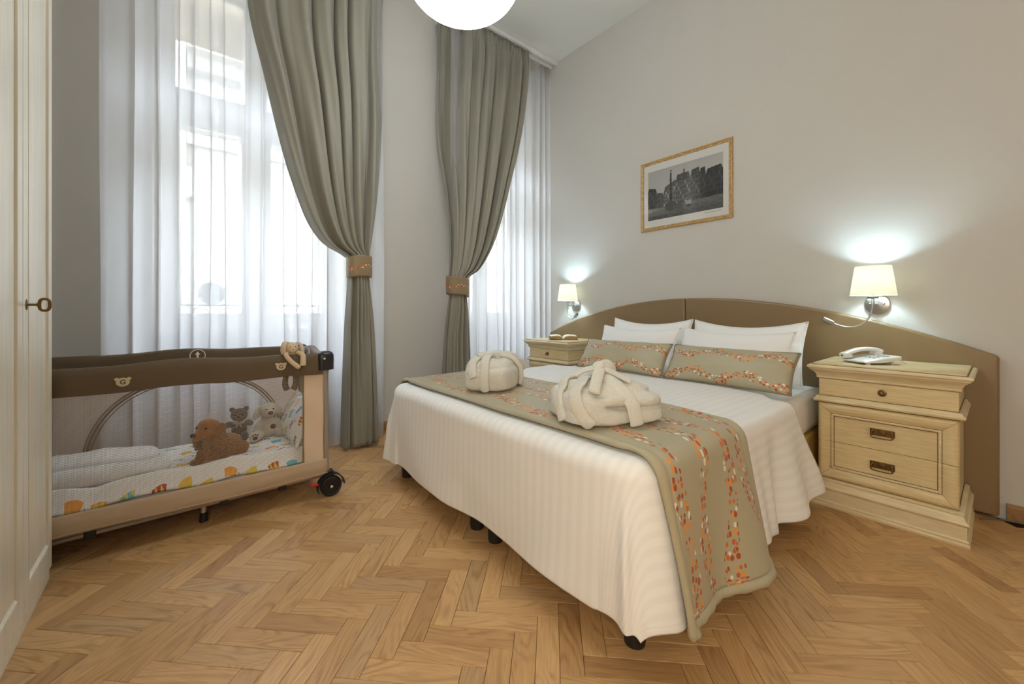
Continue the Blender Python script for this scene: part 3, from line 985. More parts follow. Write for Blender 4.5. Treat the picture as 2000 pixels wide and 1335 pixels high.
# ------------------------------------------------------------------ bedside cabinets
def ring(xf, xb, hw, z, o): return [(xf - o, -hw - o, z), (xb, -hw - o, z), (xb, hw + o, z), (xf - o, hw + o, z)]
def make_nightstand():
    """front faces -X at x=0, back at x=0.43, width centred on y=0"""
    e = empty('nightstand')
    hw, D = 0.246, 0.43
    def stack(name, prof, mat, par=e, bev=0.0):
        b = MB(); b.rings([ring(0, D, hw, z, o) for z, o in prof]); return b.build(name, mat, par, smooth=25)
    stack('plinth', [(0, 0.030), (0.010, 0.032), (0.016, 0.030), (0.018, 0.026), (0.024, 0.028), (0.030, 0.026), (0.032, 0.023), (0.085, 0.023), (0.090, 0.028), (0.096, 0.030), (0.102, 0.027), (0.104, 0.022), (0.126, 0.012), (0.130, 0.016), (0.136, 0.016), (0.140, 0.010), (0.142, 0.0)], M['creamtop'])
    b = MB(); b.rings([ring(0.010, D, hw - 0.004, 0.142, 0), ring(0.010, D, hw - 0.004, 0.655, 0)]); b.build('carcass', M['cream'], e)
    stack('waist_moulding', [(0.528, 0.0), (0.530, 0.012), (0.534, 0.018), (0.542, 0.020), (0.548, 0.016), (0.550, 0.012), (0.560, 0.008), (0.562, 0.0)], M['creamtop'])
    tp = stack('top', [(0.650, -0.002), (0.652, 0.006), (0.657, 0.008), (0.661, 0.007), (0.672, 0.010), (0.684, 0.018), (0.694, 0.030), (0.697, 0.034), (0.701, 0.034), (0.703, 0.038), (0.709, 0.042), (0.716, 0.041), (0.720, 0.036), (0.7205, 0.026), (0.7225, 0.024)], M['creamtop'])
    b = MB(); b.rings([ring(0, D, hw, 0.722, 0.022), ring(0, D, hw, 0.7275, 0.021), ring(0, D, hw, 0.729, 0.019)]); b.build('top_panel', M['cream'], tp, smooth=25)
    for zg, og in ((0.5272, 0.0015), (0.563, 0.0015), (0.6495, 0.0012), (0.1432, 0.0015)):
        b = MB(); b.rings([ring(0.002, D, hw - 0.002, zg - 0.0012, og), ring(0.002, D, hw - 0.002, zg + 0.0012, og)]); b.build('antiqued_line', M['gilt'], e)
    b = MB(); b.rings([ring(0, D, hw, 0.7198, 0.0262), ring(0, D, hw, 0.7230, 0.0250)]); b.build('antiqued_line', M['gilt'], tp)
    MB().box(0.002, 0.012, -hw + 0.001, hw - 0.001, 0.3315, 0.3345).build('drawer_gap', M['gilt'], e)
    # upper drawer
    dr = MB().box(0.0, 0.02, -hw + 0.001, hw - 0.001, 0.564, 0.649).build('drawer', M['cream'], e, bevel=0.002)
    b = MB().lathe([(0.0, 0.0), (0.0165, 0.0), (0.0165, -0.002), (0.013, -0.0035), (0.007, -0.003), (0.0055, -0.010), (0.009, -0.013), (0.0115, -0.018), (0.010, -0.023), (0.005, -0.026), (0.0, -0.0265)], (0, 0, 0.607), 'X', 24)
    b.build('knob', M['brass'], dr, smooth=50)
    # lower pair of drawers under one mitred frame
    zA, zB, zs = 0.144, 0.526, 0.333
    prof = [(0.0, -0.010), (0.0, 0.004), (0.006, 0.012), (0.014, 0.016), (0.024, 0.0155), (0.036, 0.011), (0.047, 0.005), (0.050, 0.003), (0.0505, 0.0015), (0.052, 0.0015), (0.0525, 0.004), (0.057, 0.0065), (0.062, 0.004), (0.0625, 0.0), (0.066, -0.001)]
    for up in (1, 0):
        zsplit = zs + (0.001 if up else -0.001)
        rows = []
        for d, h in prof:
            if up: r = [(-h, -hw + d, zsplit), (-h, -hw + d, zB - d), (-h, hw - d, zB - d), (-h, hw - d, zsplit)]
            else: r = [(-h, -hw + d, zsplit), (-h, -hw + d, zA + d), (-h, hw - d, zA + d), (-h, hw - d, zsplit)]
            rows.append(r)
        b = MB()
        i = 0
        for r in rows: b.v += r
        for k in range(len(rows) - 1):
            for j in range(3):
                a = k * 4 + j; b.f.append((a, a + 1, a + 5, a + 4))
        n = (len(rows) - 1) * 4
        b.f.append((n, n + 1, n + 2, n + 3))
        # closed edge along the split
        zb = zsplit
        b.quad((0.012, -hw, zb), (0.012, hw, zb), (-0.0, hw, zb), (-0.0, -hw, zb))
        dr = b.build('drawer', M['cream'], e, smooth=25)
        # rope bead
        d = 0.057
        zz = (zB - d) if up else (zA + d)
        bd = MB()
        bd.tube([(-0.0035, -hw + d, zsplit), (-0.0035, -hw + d, zz)], 0.0042, 8).tube([(-0.0035, -hw + d, zz), (-0.0035, hw - d, zz)], 0.0042, 8).tube([(-0.0035, hw - d, zz), (-0.0035, hw - d, zsplit)], 0.0042, 8)
        L = hw - d
        for k in range(int(2 * L / 0.009)):
            yy = -L + k * 0.009; bd.tube([(-0.006, yy, zz - 0.004), (-0.0078, yy + 0.003, zz), (-0.006, yy + 0.006, zz + 0.004)], 0.0018, 5)
        for sy in (-1, 1):
            for k in range(int(abs(zz - zsplit) / 0.009)):
                z2 = zsplit + (k + 0.5) * 0.009 * (1 if up else -1)
                bd.tube([(-0.006, sy * L - 0.004, z2 - 0.003), (-0.0078, sy * L, z2), (-0.006, sy * L + 0.004, z2 + 0.003)], 0.0018, 5)
        bd.build('rope_bead', M['creamtop'], dr, smooth=60)
        # antiqued lines: frame edge, panel edge, mitres
        al = MB(); t_ = 0.0011
        for dd_, hh in ((0.0512, 0.0022), (0.0645, 0.0004)):
            zf = (zB - dd_) if up else (zA + dd_)
            for sy in (-1, 1):
                yy_ = sy * (hw - dd_); al.box(-hh - 0.0004, -hh + 0.001, yy_ - t_, yy_ + t_, min(zsplit, zf), max(zsplit, zf))
            al.box(-hh - 0.0004, -hh + 0.001, -hw + dd_, hw - dd_, zf - t_, zf + t_)
        for sy in (-1, 1):
            zc_ = zB if up else zA; sz = -1 if up else 1
            al.tube([(-h_ - 0.0002, sy * (hw - d_), zc_ + sz * d_) for d_, h_ in prof[1:8]], 0.0006, 6)
        al.build('antiqued_line', M['gilt'], dr)
        # antique bail handle
        zc = 0.418 if up else 0.262
        hd = MB().box(-0.0045, 0.002, -0.044, 0.044, zc - 0.016, zc + 0.016)
        hd.lathe([(0.0, 0), (0.016, 0), (0.014, -0.004), (0.0, -0.0055)], (-0.0045, 0, zc + 0.002), 'X', 20)
        ho = hd.build('handle', M['brass'], dr, bevel=0.0012)
        bl = MB()
        for sy in (-1, 1): bl.lathe([(0.0, 0), (0.006, 0), (0.005, -0.006), (0.006, -0.010), (0.0, -0.013)], (-0.0045, sy * 0.034, zc + 0.006), 'X', 14)
        bl.tube(bez([(-0.013, -0.034, zc + 0.006), (-0.016, -0.038, zc - 0.008), (-0.016, -0.036, zc - 0.021), (-0.017, -0.02, zc - 0.024), (-0.017, 0.02, zc - 0.024), (-0.016, 0.036, zc - 0.021), (-0.016, 0.038, zc - 0.008), (-0.013, 0.034, zc + 0.006)], 6), 0.0028, 8)
        bl.build('bail', M['brass'], ho, smooth=60)
    return e
nsR = make_nightstand()
prop(nsR, 'cream three drawer bedside cabinet with brass pulls holding the telephone', 'nightstand', 'pair of cream bedside cabinets')
nsL = copy_tree(nsR)
nsR.location = (2.572, 0.357, 0)
nsL.location = (2.572, 2.612, 0)
prop(nsL, 'cream bedside cabinet holding the open book near the window', 'nightstand', 'pair of cream bedside cabinets')

# ------------------------------------------------------------------ wardrobe
wd = empty('wardrobe', (-0.68, 1.35, 0), 'tall ivory panelled wardrobe with a brass key', 'wardrobe')
WX = -0.372
MB().box(-0.985, WX - 0.024, 0.44, 2.258, 0.05, 2.42).build('carcass', M['ivory'], wd, bevel=0.003)
MB().box(-0.985, WX - 0.004, 0.44, 2.252, 0.0, 0.05).build('plinth', M['ivory'], wd, bevel=0.003)
MB().prism([(-0.985, 2.42), (WX + 0.03, 2.47), (WX + 0.035, 2.50), (-0.985, 2.50)], 'Y', 0.42, 2.285).build('cornice', M['ivory'], wd)
MB().box(WX - 0.026, WX - 0.014, 0.46, 2.25, 0.06, 2.41).build('door_gap', M['ivory_groove'], wd)
for k in range(5):
    y1 = 2.262 - k * 0.362; y0 = y1 - 0.356
    fr = MB()
    z0, z1 = 0.045, 2.41
    # stiles, rails and a raised and fielded panel in one lofted face
    loops = []
    for d, h in ((0.0, -0.022), (0.0, -0.001), (0.001, 0.0), (0.078, 0.0), (0.0785, -0.003), (0.0815, -0.003), (0.082, 0.001), (0.088, 0.002), (0.094, -0.004), (0.0945, -0.007), (0.0965, -0.007), (0.097, -0.005), (0.135, -0.002)):
        dz = d
        loops.append([(WX + h, y0 + d * (0.6 if d > 0.09 else 0.66), z0 + dz * 1.1), (WX + h, y1 - d * (0.6 if d > 0.09 else 0.66), z0 + dz * 1.1), (WX + h, y1 - d * (0.6 if d > 0.09 else 0.66), z1 - dz), (WX + h, y0 + d * (0.6 if d > 0.09 else 0.66), z1 - dz)])
    dd = MB().rings(loops).build('door', M['ivory'], wd, smooth=20)
    gl = MB()
    for dd_ in (0.080, 0.0955):
        k_ = 0.66 if dd_ < 0.09 else 0.6
        ya, yb, za, zb = y0 + dd_ * k_, y1 - dd_ * k_, z0 + dd_ * 1.1, z1 - dd_
        t = 0.0021
        xg = WX - (0.0028 if dd_ < 0.09 else 0.0066)
        for (a, b, c, d_) in ((ya - t, ya + t, za, zb), (yb - t, yb + t, za, zb), (ya, yb, za - t, za + t), (ya, yb, zb - t, zb + t)):
            gl.box(xg - 0.001, xg + 0.0003, a, b, c, d_)
    gl.build('antiqued_line', M['ivory_groove'], dd)
    if k == 0:
        yk, zk = y0 + 0.032, 1.018
        es = MB().lathe([(0.0, 0.0), (0.010, 0.0), (0.0095, 0.002), (0.006, 0.003), (0.0, 0.003)], (WX, yk, zk), 'X', 20)
        es.v = [(p[0], p[1], zk + (p[2] - zk) * 1.7) for p in es.v]
        eo = es.build('escutcheon', M['brass'], dd, smooth=40)
        ky = MB().tube([(WX + 0.002, yk, zk), (WX + 0.026, yk, zk)], 0.0036, 12)
        ky.lathe([(0.0055, 0.0), (0.0055, 0.005)], (WX + 0.021, yk, zk), 'X', 12)
        bow = []
        for j in range(33):
            a = 2 * PI * j / 32
            sg = lambda x, p: math.copysign(abs(x) ** p, x)
            bow.append((WX + 0.038 + 0.011 * sg(math.cos(a), 0.7), yk, zk + 0.0185 * sg(math.sin(a), 0.7)))
        ky.tube(bow, 0.0042, 10, cap=False)
        ky.build('key', M['brass'], dd, smooth=60)

# ------------------------------------------------------------------ framed photograph
pf = empty('framed_photograph', (3.045, 1.59, 1.67), 'gold framed black and white photograph of an old town square on the wall', 'picture')
py0, py1, pz0, pz1 = 1.220, 1.963, 1.668, 2.246
XP = XR
loops = []
for d, h in ((0.0, 0.0), (0.0, 0.013), (0.002, 0.016), (0.007, 0.0175), (0.010, 0.015), (0.019, 0.012), (0.021, 0.0135), (0.025, 0.013), (0.027, 0.009), (0.028, 0.006)):
    loops.append([(XP - h, py0 + d, pz0 + d), (XP - h, py1 - d, pz0 + d), (XP - h, py1 - d, pz1 - d), (XP - h, py0 + d, pz1 - d)])
MB().rings(loops, cap0=True, cap1=False).build('frame', M['gold'], pf, smooth=25)
d = 0.026
ma = MB().box(XP - 0.006, XP - 0.004, py0 + d, py1 - d, pz0 + d, pz1 - d).build('mat_board', M['matboard'], pf)
MB().box(XP - 0.0090, XP - 0.0084, py0 + d, py1 - d, pz0 + d, pz1 - d).build('glazing', M['picglass'], pf)
# the print itself: a fine mosaic of grey tones; left of the picture is +Y
iy1, iy0 = py1 - 0.066, py0 + 0.066
iz0, iz1 = pz0 + 0.085, pz1 - 0.085
NX_, NZ_ = 168, 112
rng = random.Random(3)
def tone(x, y):
    """x 0..1 from left, y 0..1 from bottom"""
    sky = 0.40 + 0.08 * (1 - y) + 0.05 * x
    # ground with cobbles
    gl = 0.245 - 0.02 * math.sin(x * 3) + (0.02 if x > 0.6 else 0)
    t = sky
    n = noise.noise((x * 60, y * 60, 1.0)); n2 = noise.noise((x * 14, y * 22, 4.0))
    if y < gl:
        t = 0.13 + 0.09 * sst(0.02, gl, y) + 0.03 * n + 0.05 * n2
        if x < 0.45 and y > 0.08: t += 0.09 * sst(0.5, 0.1, x)
        if math.sin((x + y * 1.4) * 60 + 3 * n2) > 0.75 and y < 0.18: t -= 0.03
    def block(x0, x1, h0, h1, roof, tn, floors, cols, base=None):
        nonlocal t
        if not (x0 <= x <= x1): return
        f = (x - x0) / (x1 - x0); top = lerp(h0, h1, f); b = gl - 0.01 if base is None else base
        if y < b or y > top + roof: return
        if y > top:
            rr = (y - top) / max(roof, 1e-6)
            inset = 0.12 * rr
            if f < inset or f > 1 - inset: return
            t = tn * 0.55 + 0.015 * n
            if int(f * cols * 1.0 + 0.5) % 3 == 0 and 0.25 < rr < 0.6: t += 0.05
            return
        g_ = (y - b) / (top - b)
        t = tn + 0.02 * n
        fr, cr = (g_ * floors) % 1, (f * cols) % 1
        if 0.28 < fr < 0.78 and 0.28 < cr < 0.72: t = tn * 0.35 if (int(g_ * floors) + int(f * cols)) % 4 else min(0.6, tn * 1.8)
        if fr < 0.06: t = tn * 1.25
    block(0.0, 0.13, 0.60, 0.56, 0.07, 0.10, 4, 5)
    block(0.13, 0.23, 0.50, 0.47, 0.04, 0.15, 3, 5)
    block(0.23, 0.42, 0.50, 0.64, 0.10, 0.24, 4, 7)
    block(0.40, 0.60, 0.66, 0.68, 0.14, 0.19, 5, 7)
    block(0.60, 0.72, 0.70, 0.73, 0.12, 0.14, 5, 4)
    block(0.72, 0.79, 0.73, 0.74, 0.08, 0.07, 5, 3)
    block(0.79, 1.0, 0.66, 0.70, 0.10, 0.055, 4, 7)
    if 0.79 < x and gl < y < gl + 0.14 and ((x * 28) % 1 - 0.5) ** 2 + ((y - gl) / 0.14 - 0.3) ** 2 < 0.16: t = 0.02
    if 0.505 < x < 0.525 and 0.62 < y < 0.88 and y > 0.80: t = 0.08
    # monument column
    if abs(x - 0.335) < 0.011 and 0.30 < y < 0.86: t = 0.055
    if abs(x - 0.335) < 0.020 and (0.72 < y < 0.745 or 0.36 < y < 0.45): t = 0.05
    if abs(x - 0.335) < 0.009 + 0.006 * math.sin(y * 90) and 0.86 <= y < 0.93: t = 0.05
    if ((x - 0.335) / 0.085) ** 2 + ((y - 0.22) / 0.10) ** 2 < 1: t = 0.09 + 0.10 * abs(n)
    if ((x - 0.43) / 0.07) ** 2 + ((y - 0.19) / 0.05) ** 2 < 1: t = 0.12 + 0.08 * abs(n)
    # stall with white canopy
    if abs(x - 0.575) < 0.035 and 0.19 < y < 0.27: t = 0.42 if (x * 110) % 1 > 0.35 else 0.10
    if abs(x - 0.575) < 0.03 and 0.145 < y <= 0.19: t = 0.05
    return max(0.01, t + 0.012 * rng.uniform(-1, 1))
pb = MB(); cols = []
for a in range(NX_):
    for b in range(NZ_):
        y_a = lerp(iy1, iy0, a / NX_); y_b = lerp(iy1, iy0, (a + 1) / NX_)
        z_a = lerp(iz0, iz1, b / NZ_); z_b = lerp(iz0, iz1, (b + 1) / NZ_)
        xx = XP - 0.0063
        pb.quad((xx, y_a, z_a), (xx, y_a, z_b), (xx, y_b, z_b), (xx, y_b, z_a))
        cols.append(tone((a + .5) / NX_, (b + .5) / NZ_))
po = pb.build('print', M['print'], ma)
ca_ = po.data.color_attributes.new('Col', 'FLOAT_COLOR', 'CORNER')
vals = []
for poly in po.data.polygons:
    t = cols[poly.index] * (0.62 if cols[poly.index] < 0.3 else 0.95)
    for _ in poly.loop_indices: vals += [t, t * 0.985, t * 0.96, 1.0]
ca_.data.foreach_set('color', vals)
# faint caption under the print
cb = MB()
yy = iy0 + 0.135
for k in range(24):
    wdt = rng.uniform(0.0025, 0.0055)
    if k not in (14, 17): cb.box(XP - 0.0065, XP - 0.0060, yy - wdt, yy, pz0 + 0.066, pz0 + 0.0695 + rng.choice([0, 0.001]))
    yy -= wdt + 0.0012
cb.build('caption', plain('caption_ink', (0.2, 0.2, 0.2), 0.8), ma)

# ------------------------------------------------------------------ wall lamps
def make_lamp(sd):
    """on a wall at x=0, lamp towards -X; the reading arm bends towards sd*Y"""
    e = empty('wall_lamp')
    bp = MB().lathe([(0.0, 0.0), (0.056, 0.0), (0.056, -0.010), (0.054, -0.014), (0.050, -0.0155), (0.0, -0.016)], (0, 0, 1.035), 'X', 40).build('back_plate', M['chrome'], e, smooth=35)
    for sy in (-1, 1):
        MB().lathe([(0.006, 0.0), (0.006, -0.004), (0.003, -0.008), (0.0, -0.009)], (-0.016, sy * 0.03, 1.038), 'X', 12).build('screw', M['chrome'], bp, smooth=50)
    a = MB().tube(bez([(-0.012, 0, 1.037), (-0.06, 0, 1.037), (-0.11, 0, 1.037), (-0.128, 0, 1.045), (-0.13, 0, 1.075)], 8), 0.0065, 12)
    a.lathe([(0.022, 0.0), (0.024, 0.003), (0.024, 0.010), (0.014, 0.014), (0.014, 0.05)], (-0.13, 0, 1.066), 'Z', 20)
    a.build('arm', M['chrome'], e, smooth=50)
    sh = MB()
    n = 48; rs = []
    for r, z in ((0.0985, 1.082), (0.0985, 1.084), (0.0775, 1.239), (0.0775, 1.241), (0.0763, 1.241), (0.0763, 1.239), (0.0973, 1.084), (0.0973, 1.082), (0.0985, 1.082)):
        rs.append([(-0.13 + r * math.cos(2 * PI * j / n), r * math.sin(2 * PI * j / n), z) for j in range(n)])
    sh.rings(rs, True, False, False).build('shade', M['shade'], e, smooth=40)
    MB().ell((-0.13, 0, 1.155), (0.022, 0.022, 0.034)).build('bulb', M['bulb'], e, smooth=180)
    gn = bez([(-0.13, 0, 1.075), (-0.135, 0, 1.045), (-0.142, 0.002 * sd, 1.005), (-0.152, 0.016 * sd, 0.955), (-0.165, 0.05 * sd, 0.918), (-0.18, 0.095 * sd, 0.906), (-0.195, 0.135 * sd, 0.915), (-0.205, 0.160 * sd, 0.928)], 8)
    rad = [0.006 if k < 14 else 0.0042 for k in range(len(gn))]
    MB().tube(gn, rad, 12).build('reading_arm', M['chrome'], e, smooth=50)
    p = Vector(gn[-1]); t = (Vector(gn[-1]) - Vector(gn[-4])).normalized()
    hd = MB().tube([p - t * 0.004, p - t * 0.002, p + t * 0.006, p + t * 0.052, p + t * 0.054], [0.006, 0.011, 0.0135, 0.0135, 0.011], 20)
    ho = hd.build('reading_head', M['chrome'], e, smooth=40)
    MB().tube([p + t * 0.0535, p + t * 0.0545], 0.0095, 16).build('lens', M['ext_dark'], ho)
    return e
for (y, z, sd, lab) in ((0.445, 0.0, 1, 'lit wall lamp with reading arm above the telephone cabinet'), (2.70, 0.012, -1, 'lit wall lamp with reading arm above the open book')):
    e = make_lamp(sd)
    e.location = (XR, y, z)
    prop(e, lab, 'wall lamp', 'pair of bedside wall lamps')
    lt = bpy.data.lights.new('lamp_light', 'POINT'); lt.energy = BULB; lt.color = (0.62, 0.88, 1.0); lt.shadow_soft_size = 0.03
    lo = bpy.data.objects.new('lamp_light', lt); COL.objects.link(lo); lo.location = (-0.13, 0, 1.175); lo.parent = e

# ------------------------------------------------------------------ ceiling globes
def globe(loc, zc, a, b, mat, lab):
    e = empty('pendant_lamp', (loc[0], loc[1], zc - b), lab, 'pendant lamp', 'opal glass pendant lamps')
    MB().ell((loc[0], loc[1], zc), (a, a, b), nu=48, nv=28).build('glass_globe', mat, e, smooth=180)
    MB().lathe([(0.055, 0.0), (0.05, 0.03), (0.012, 0.045), (0.006, 0.06), (0.006, H - zc - b + 0.0 - 0.02)], (loc[0], loc[1], zc + b - 0.012), 'Z', 24).build('rod', M['chrome'], e, smooth=40)
    MB().lathe([(0.06, -0.03), (0.065, -0.01), (0.065, 0.0)], (loc[0], loc[1], H), 'Z', 28).build('ceiling_rose', M['chrome'], e, smooth=40)
globe((1.085, 1.70), 2.672, 0.290, 0.190, M['globe'], 'lit white opal globe hanging in the middle of the room')
globe((0.9, -1.35), 2.70, 0.22, 0.16, M['globe_warm'], 'unseen warm opal globe added at the entry end behind the viewer')  # out of view, added for warm light on the foreground

e = empty('fill_lamp', (-0.60, -0.55, 0), 'unseen paper lantern fill lamp added beside the wardrobe behind the viewer', 'floor lamp')  # out of view, added to brighten the bed front and the near floor
MB().ell((-0.60, -0.55, 1.45), (0.25, 0.25, 0.27), nu=40, nv=24).build('paper_shade', M['lantern'], e, smooth=180)
MB().lathe([(0.15, 0.0), (0.15, 0.012), (0.012, 0.02), (0.010, 1.19)], (-0.60, -0.55, 0), 'Z', 32).build('stand', M['chrome'], e, smooth=40)
# ------------------------------------------------------------------ curtain rails, sheers, drapes
def rail(lab, x0, x1, xc):
    """ceiling track; on the pier side it curves back to the wall"""
    e = empty('curtain_rail', ((x0 + x1) / 2, 3.02, H - 0.03), lab, 'curtain rail', 'white ceiling curtain rails')
    for nm, yy in (('front_track', 2.975), ('back_track', 3.06)):
        MB().box(x0, x1, yy - 0.016, yy + 0.016, H - 0.034, H - 0.001).build(nm, M['rail'], e, bevel=0.003)
    if xc:
        s = 1 if xc[1] > xc[0] else -1
        r = abs(xc[1] - xc[0])
        pts = [(xc[0] + s * r * math.sin(t * PI / 2 / 12), 2.975 + 0.27 * (1 - math.cos(t * PI / 2 / 12)), H - 0.018) for t in range(13)]
        b = MB()
        rings = []
        for k, p in enumerate(pts):
            a = PI / 2 * k / 12
            nx, ny = -s * math.sin(a) * 0 + 0, 1
            t = Vector((s * r * math.cos(a), 0.27 * math.sin(a), 0)).normalized(); nn = Vector((-t.y, t.x, 0)) * 0.016
            P = Vector(p)
            rings.append([P + nn + Vector((0, 0, 0.017)), P - nn + Vector((0, 0, 0.017)), P - nn - Vector((0, 0, 0.017)), P + nn - Vector((0, 0, 0.017))])
        b.rings(rings).build('curved_end', M['rail'], e, smooth=30)
    return e
rail('white ceiling track above the curtain by the cot', -0.36, 1.05, (1.05, 1.32))
rail('white ceiling track above the curtain by the bed', 2.16, XR - 0.004, (2.16, 1.80))

def sheer(lab, x0, x1, y, n, seed, dense=None, head=False):
    rg = random.Random(seed)
    ph = [rg.uniform(-0.5, 0.5) for _ in range(40)]
    def fn(u, v):
        z = lerp(0.03, H - 0.04, v)
        a = 2 * PI * n * u + 1.4 * math.sin(2 * PI * u * 2.3 + seed) + 0.5 * math.sin(2 * PI * u * 7.1 + seed)
        low = 0.75 + 0.35 * (1 - v)
        x = lerp(x0, x1, u) + low * (0.020 * math.cos(a) + 0.006 * math.sin(2.7 * a))
        if dense:  # gathered towards one side
            x = x0 + (x - x0) * (1 - dense * (1 - u) * u * 2.2)
        yy = y + low * 0.016 * math.sin(a) + 0.004 * math.sin(0.37 * a + z * 1.3)
        return (x + 0.004 * math.sin(z * 2 + u * 30), yy, z)
    e = MB().grid(fn, n * 16, 10).build('sheer_curtain', M['sheer'], smooth=180)
    prop(e, lab, 'sheer curtain', 'white voile curtains')
    def hf(u, v):
        p = Vector(fn(u, 1.0)); k = 2 * PI * u * n * 4
        return (lerp(x0, x1, u) + 0.003 * math.cos(k), p.y * 0.3 + y * 0.7 + 0.006 * math.sin(k), lerp(H - 0.155, H - 0.036, v))
    MB().grid(hf, n * 32, 2).build('header_tape', M['sheerhead'], e, smooth=180)
    return e
sheer('white voile hanging in front of the window behind the cot', -0.325, 1.20, 3.062, 15, 2.0, 0.22)
sheer('white voile hanging in the bed corner beside the grey green drape', 1.82, 3.045, 3.062, 13, 5.0)

def drape_curtain(lab, prof, Y0, nf, seed, ret, tie, mirror):
    """prof rows: (z, left x, right x, fold depth); ret(z, u) pulls cloth back to the wall"""
    z0, z1 = prof[-1][0], prof[0][0]
    rg = random.Random(seed)
    am = [rg.uniform(0.7, 1.25) for _ in range(60)]
    def fn(u, v):
        # more rows round the tie
        z = lerp(z1, z0, v)
        xl, xr, am_ = interp(prof, z)
        ph = 2 * PI * (nf * u + 0.30 * math.sin(2 * PI * u * 1.3 + seed) + 0.10 * math.sin(2 * PI * u * 4.1 + seed * 2))
        s1 = math.sin(ph); k = am[int(ph / PI) % 60]
        fold = math.copysign(abs(s1) ** 0.75, s1) * k
        fold += 0.22 * math.sin(2.9 * ph + 3 * z + seed)
        hd = sst(z1 - 0.16, z1 - 0.04, z)        # gathered heading
        fold = fold * (1 - 0.65 * hd) + hd * 0.30 * math.sin(ph * 3.6) + hd * 0.22 * math.sin(ph * 6.1 + 1)
        x = lerp(xl, xr, u) + 0.35 * am_ * math.cos(ph) * (1 - hd) * math.sin(PI * u) ** 0.5
        tz = sst(tie[0] + 0.5, tie[0], z) if z > tie[0] else sst(tie[1] - 0.45, tie[1], z)
        # bundle rounds out in the tie
        y = Y0 + am_ * fold - 0.040 * tz * math.sin(PI * u) + ret(z, u)
        return (x, y, z)
    b = MB().grid(fn, nf * 22, 110, lambda u, v: (u, v))
    c = b.build('curtain', M['curtain'], smooth=180, solid=0.003)
    prop(c, lab, 'curtain', 'grey green tied drapes')
    # tie band
    xl, xr, _ = interp(prof, (tie[0] + tie[1]) / 2)
    cx, rx, ry = (xl + xr) / 2, (xr - xl) / 2 + 0.010, 0.066
    n = 64
    def tf(u, v):
        a = 2 * PI * u
        zz = lerp(tie[1], tie[0], v) + tie[2] * math.cos(a) + 0.004 * math.sin(3 * a)
        sgn = lambda q, p: math.copysign(abs(q) ** p, q)
        bul = 1 + 0.03 * math.sin(PI * v)
        return (cx + rx * bul * sgn(math.cos(a), 0.75), Y0 - 0.012 + ry * bul * sgn(math.sin(a), 0.75), zz)
    L = 2 * (rx + ry) * 1.65
    t = MB().grid(tf, n, 10, lambda u, v: (v * (tie[0] - tie[1]), u * L)).build('tieback', M['tie'], c, smooth=180, solid=0.006, solid_off=1)
    t['label'] = 'taupe satin tieback with orange pebble embroidery'
    # bottom hem stitched a little proud
    hf = lambda u, v: Vector(fn(u, 1 - 0.0255)) + Vector((0, -0.002, 0))
    return c
prof1 = [(3.565, 0.30, 1.262, 0.032), (2.93, 0.326, 1.225, 0.045), (2.485, 0.422, 1.205, 0.050), (1.991, 0.537, 1.155, 0.050), (1.70, 0.628, 1.120, 0.046), (1.56, 0.690, 1.100, 0.042), (1.455, 0.775, 1.083, 0.036), (1.405, 0.872, 1.074, 0.032), (1.37, 0.924, 1.072, 0.028), (1.24, 0.928, 1.070, 0.026), (1.13, 0.922, 1.082, 0.028), (0.90, 0.908, 1.105, 0.036), (0.5, 0.896, 1.125, 0.040), (0.022, 0.886, 1.140, 0.042)]
drape_curtain('grey green drape tied back between the cot and the bed', prof1, 2.968, 6, 1.3, lambda z, u: 0.20 * sst(0.80, 1.0, u) * sst(1.6, 3.3, z), (1.392, 1.238, 0.004), False)
prof2 = [(3.575, 1.770, 2.690, 0.026), (3.30, 1.762, 2.672, 0.038), (2.738, 1.745, 2.575, 0.044), (2.154, 1.772, 2.412, 0.044), (1.80, 1.772, 2.305, 0.044), (1.597, 1.768, 2.226, 0.042), (1.45, 1.766, 2.135, 0.038), (1.349, 1.764, 2.050, 0.034), (1.30, 1.764, 1.965, 0.030), (1.26, 1.765, 1.940, 0.028), (1.13, 1.766, 1.934, 0.026), (1.03, 1.752, 1.944, 0.028), (0.8, 1.728, 1.958, 0.036), (0.36, 1.700, 1.974, 0.040), (0.022, 1.680, 1.985, 0.042)]
drape_curtain('grey green drape tied back in the corner behind the bed', prof2, 2.998, 7, 4.1, lambda z, u: 0.20 * sst(0.34, 0.0, u) * sst(1.55, 2.6, z), (1.282, 1.128, -0.012), True)
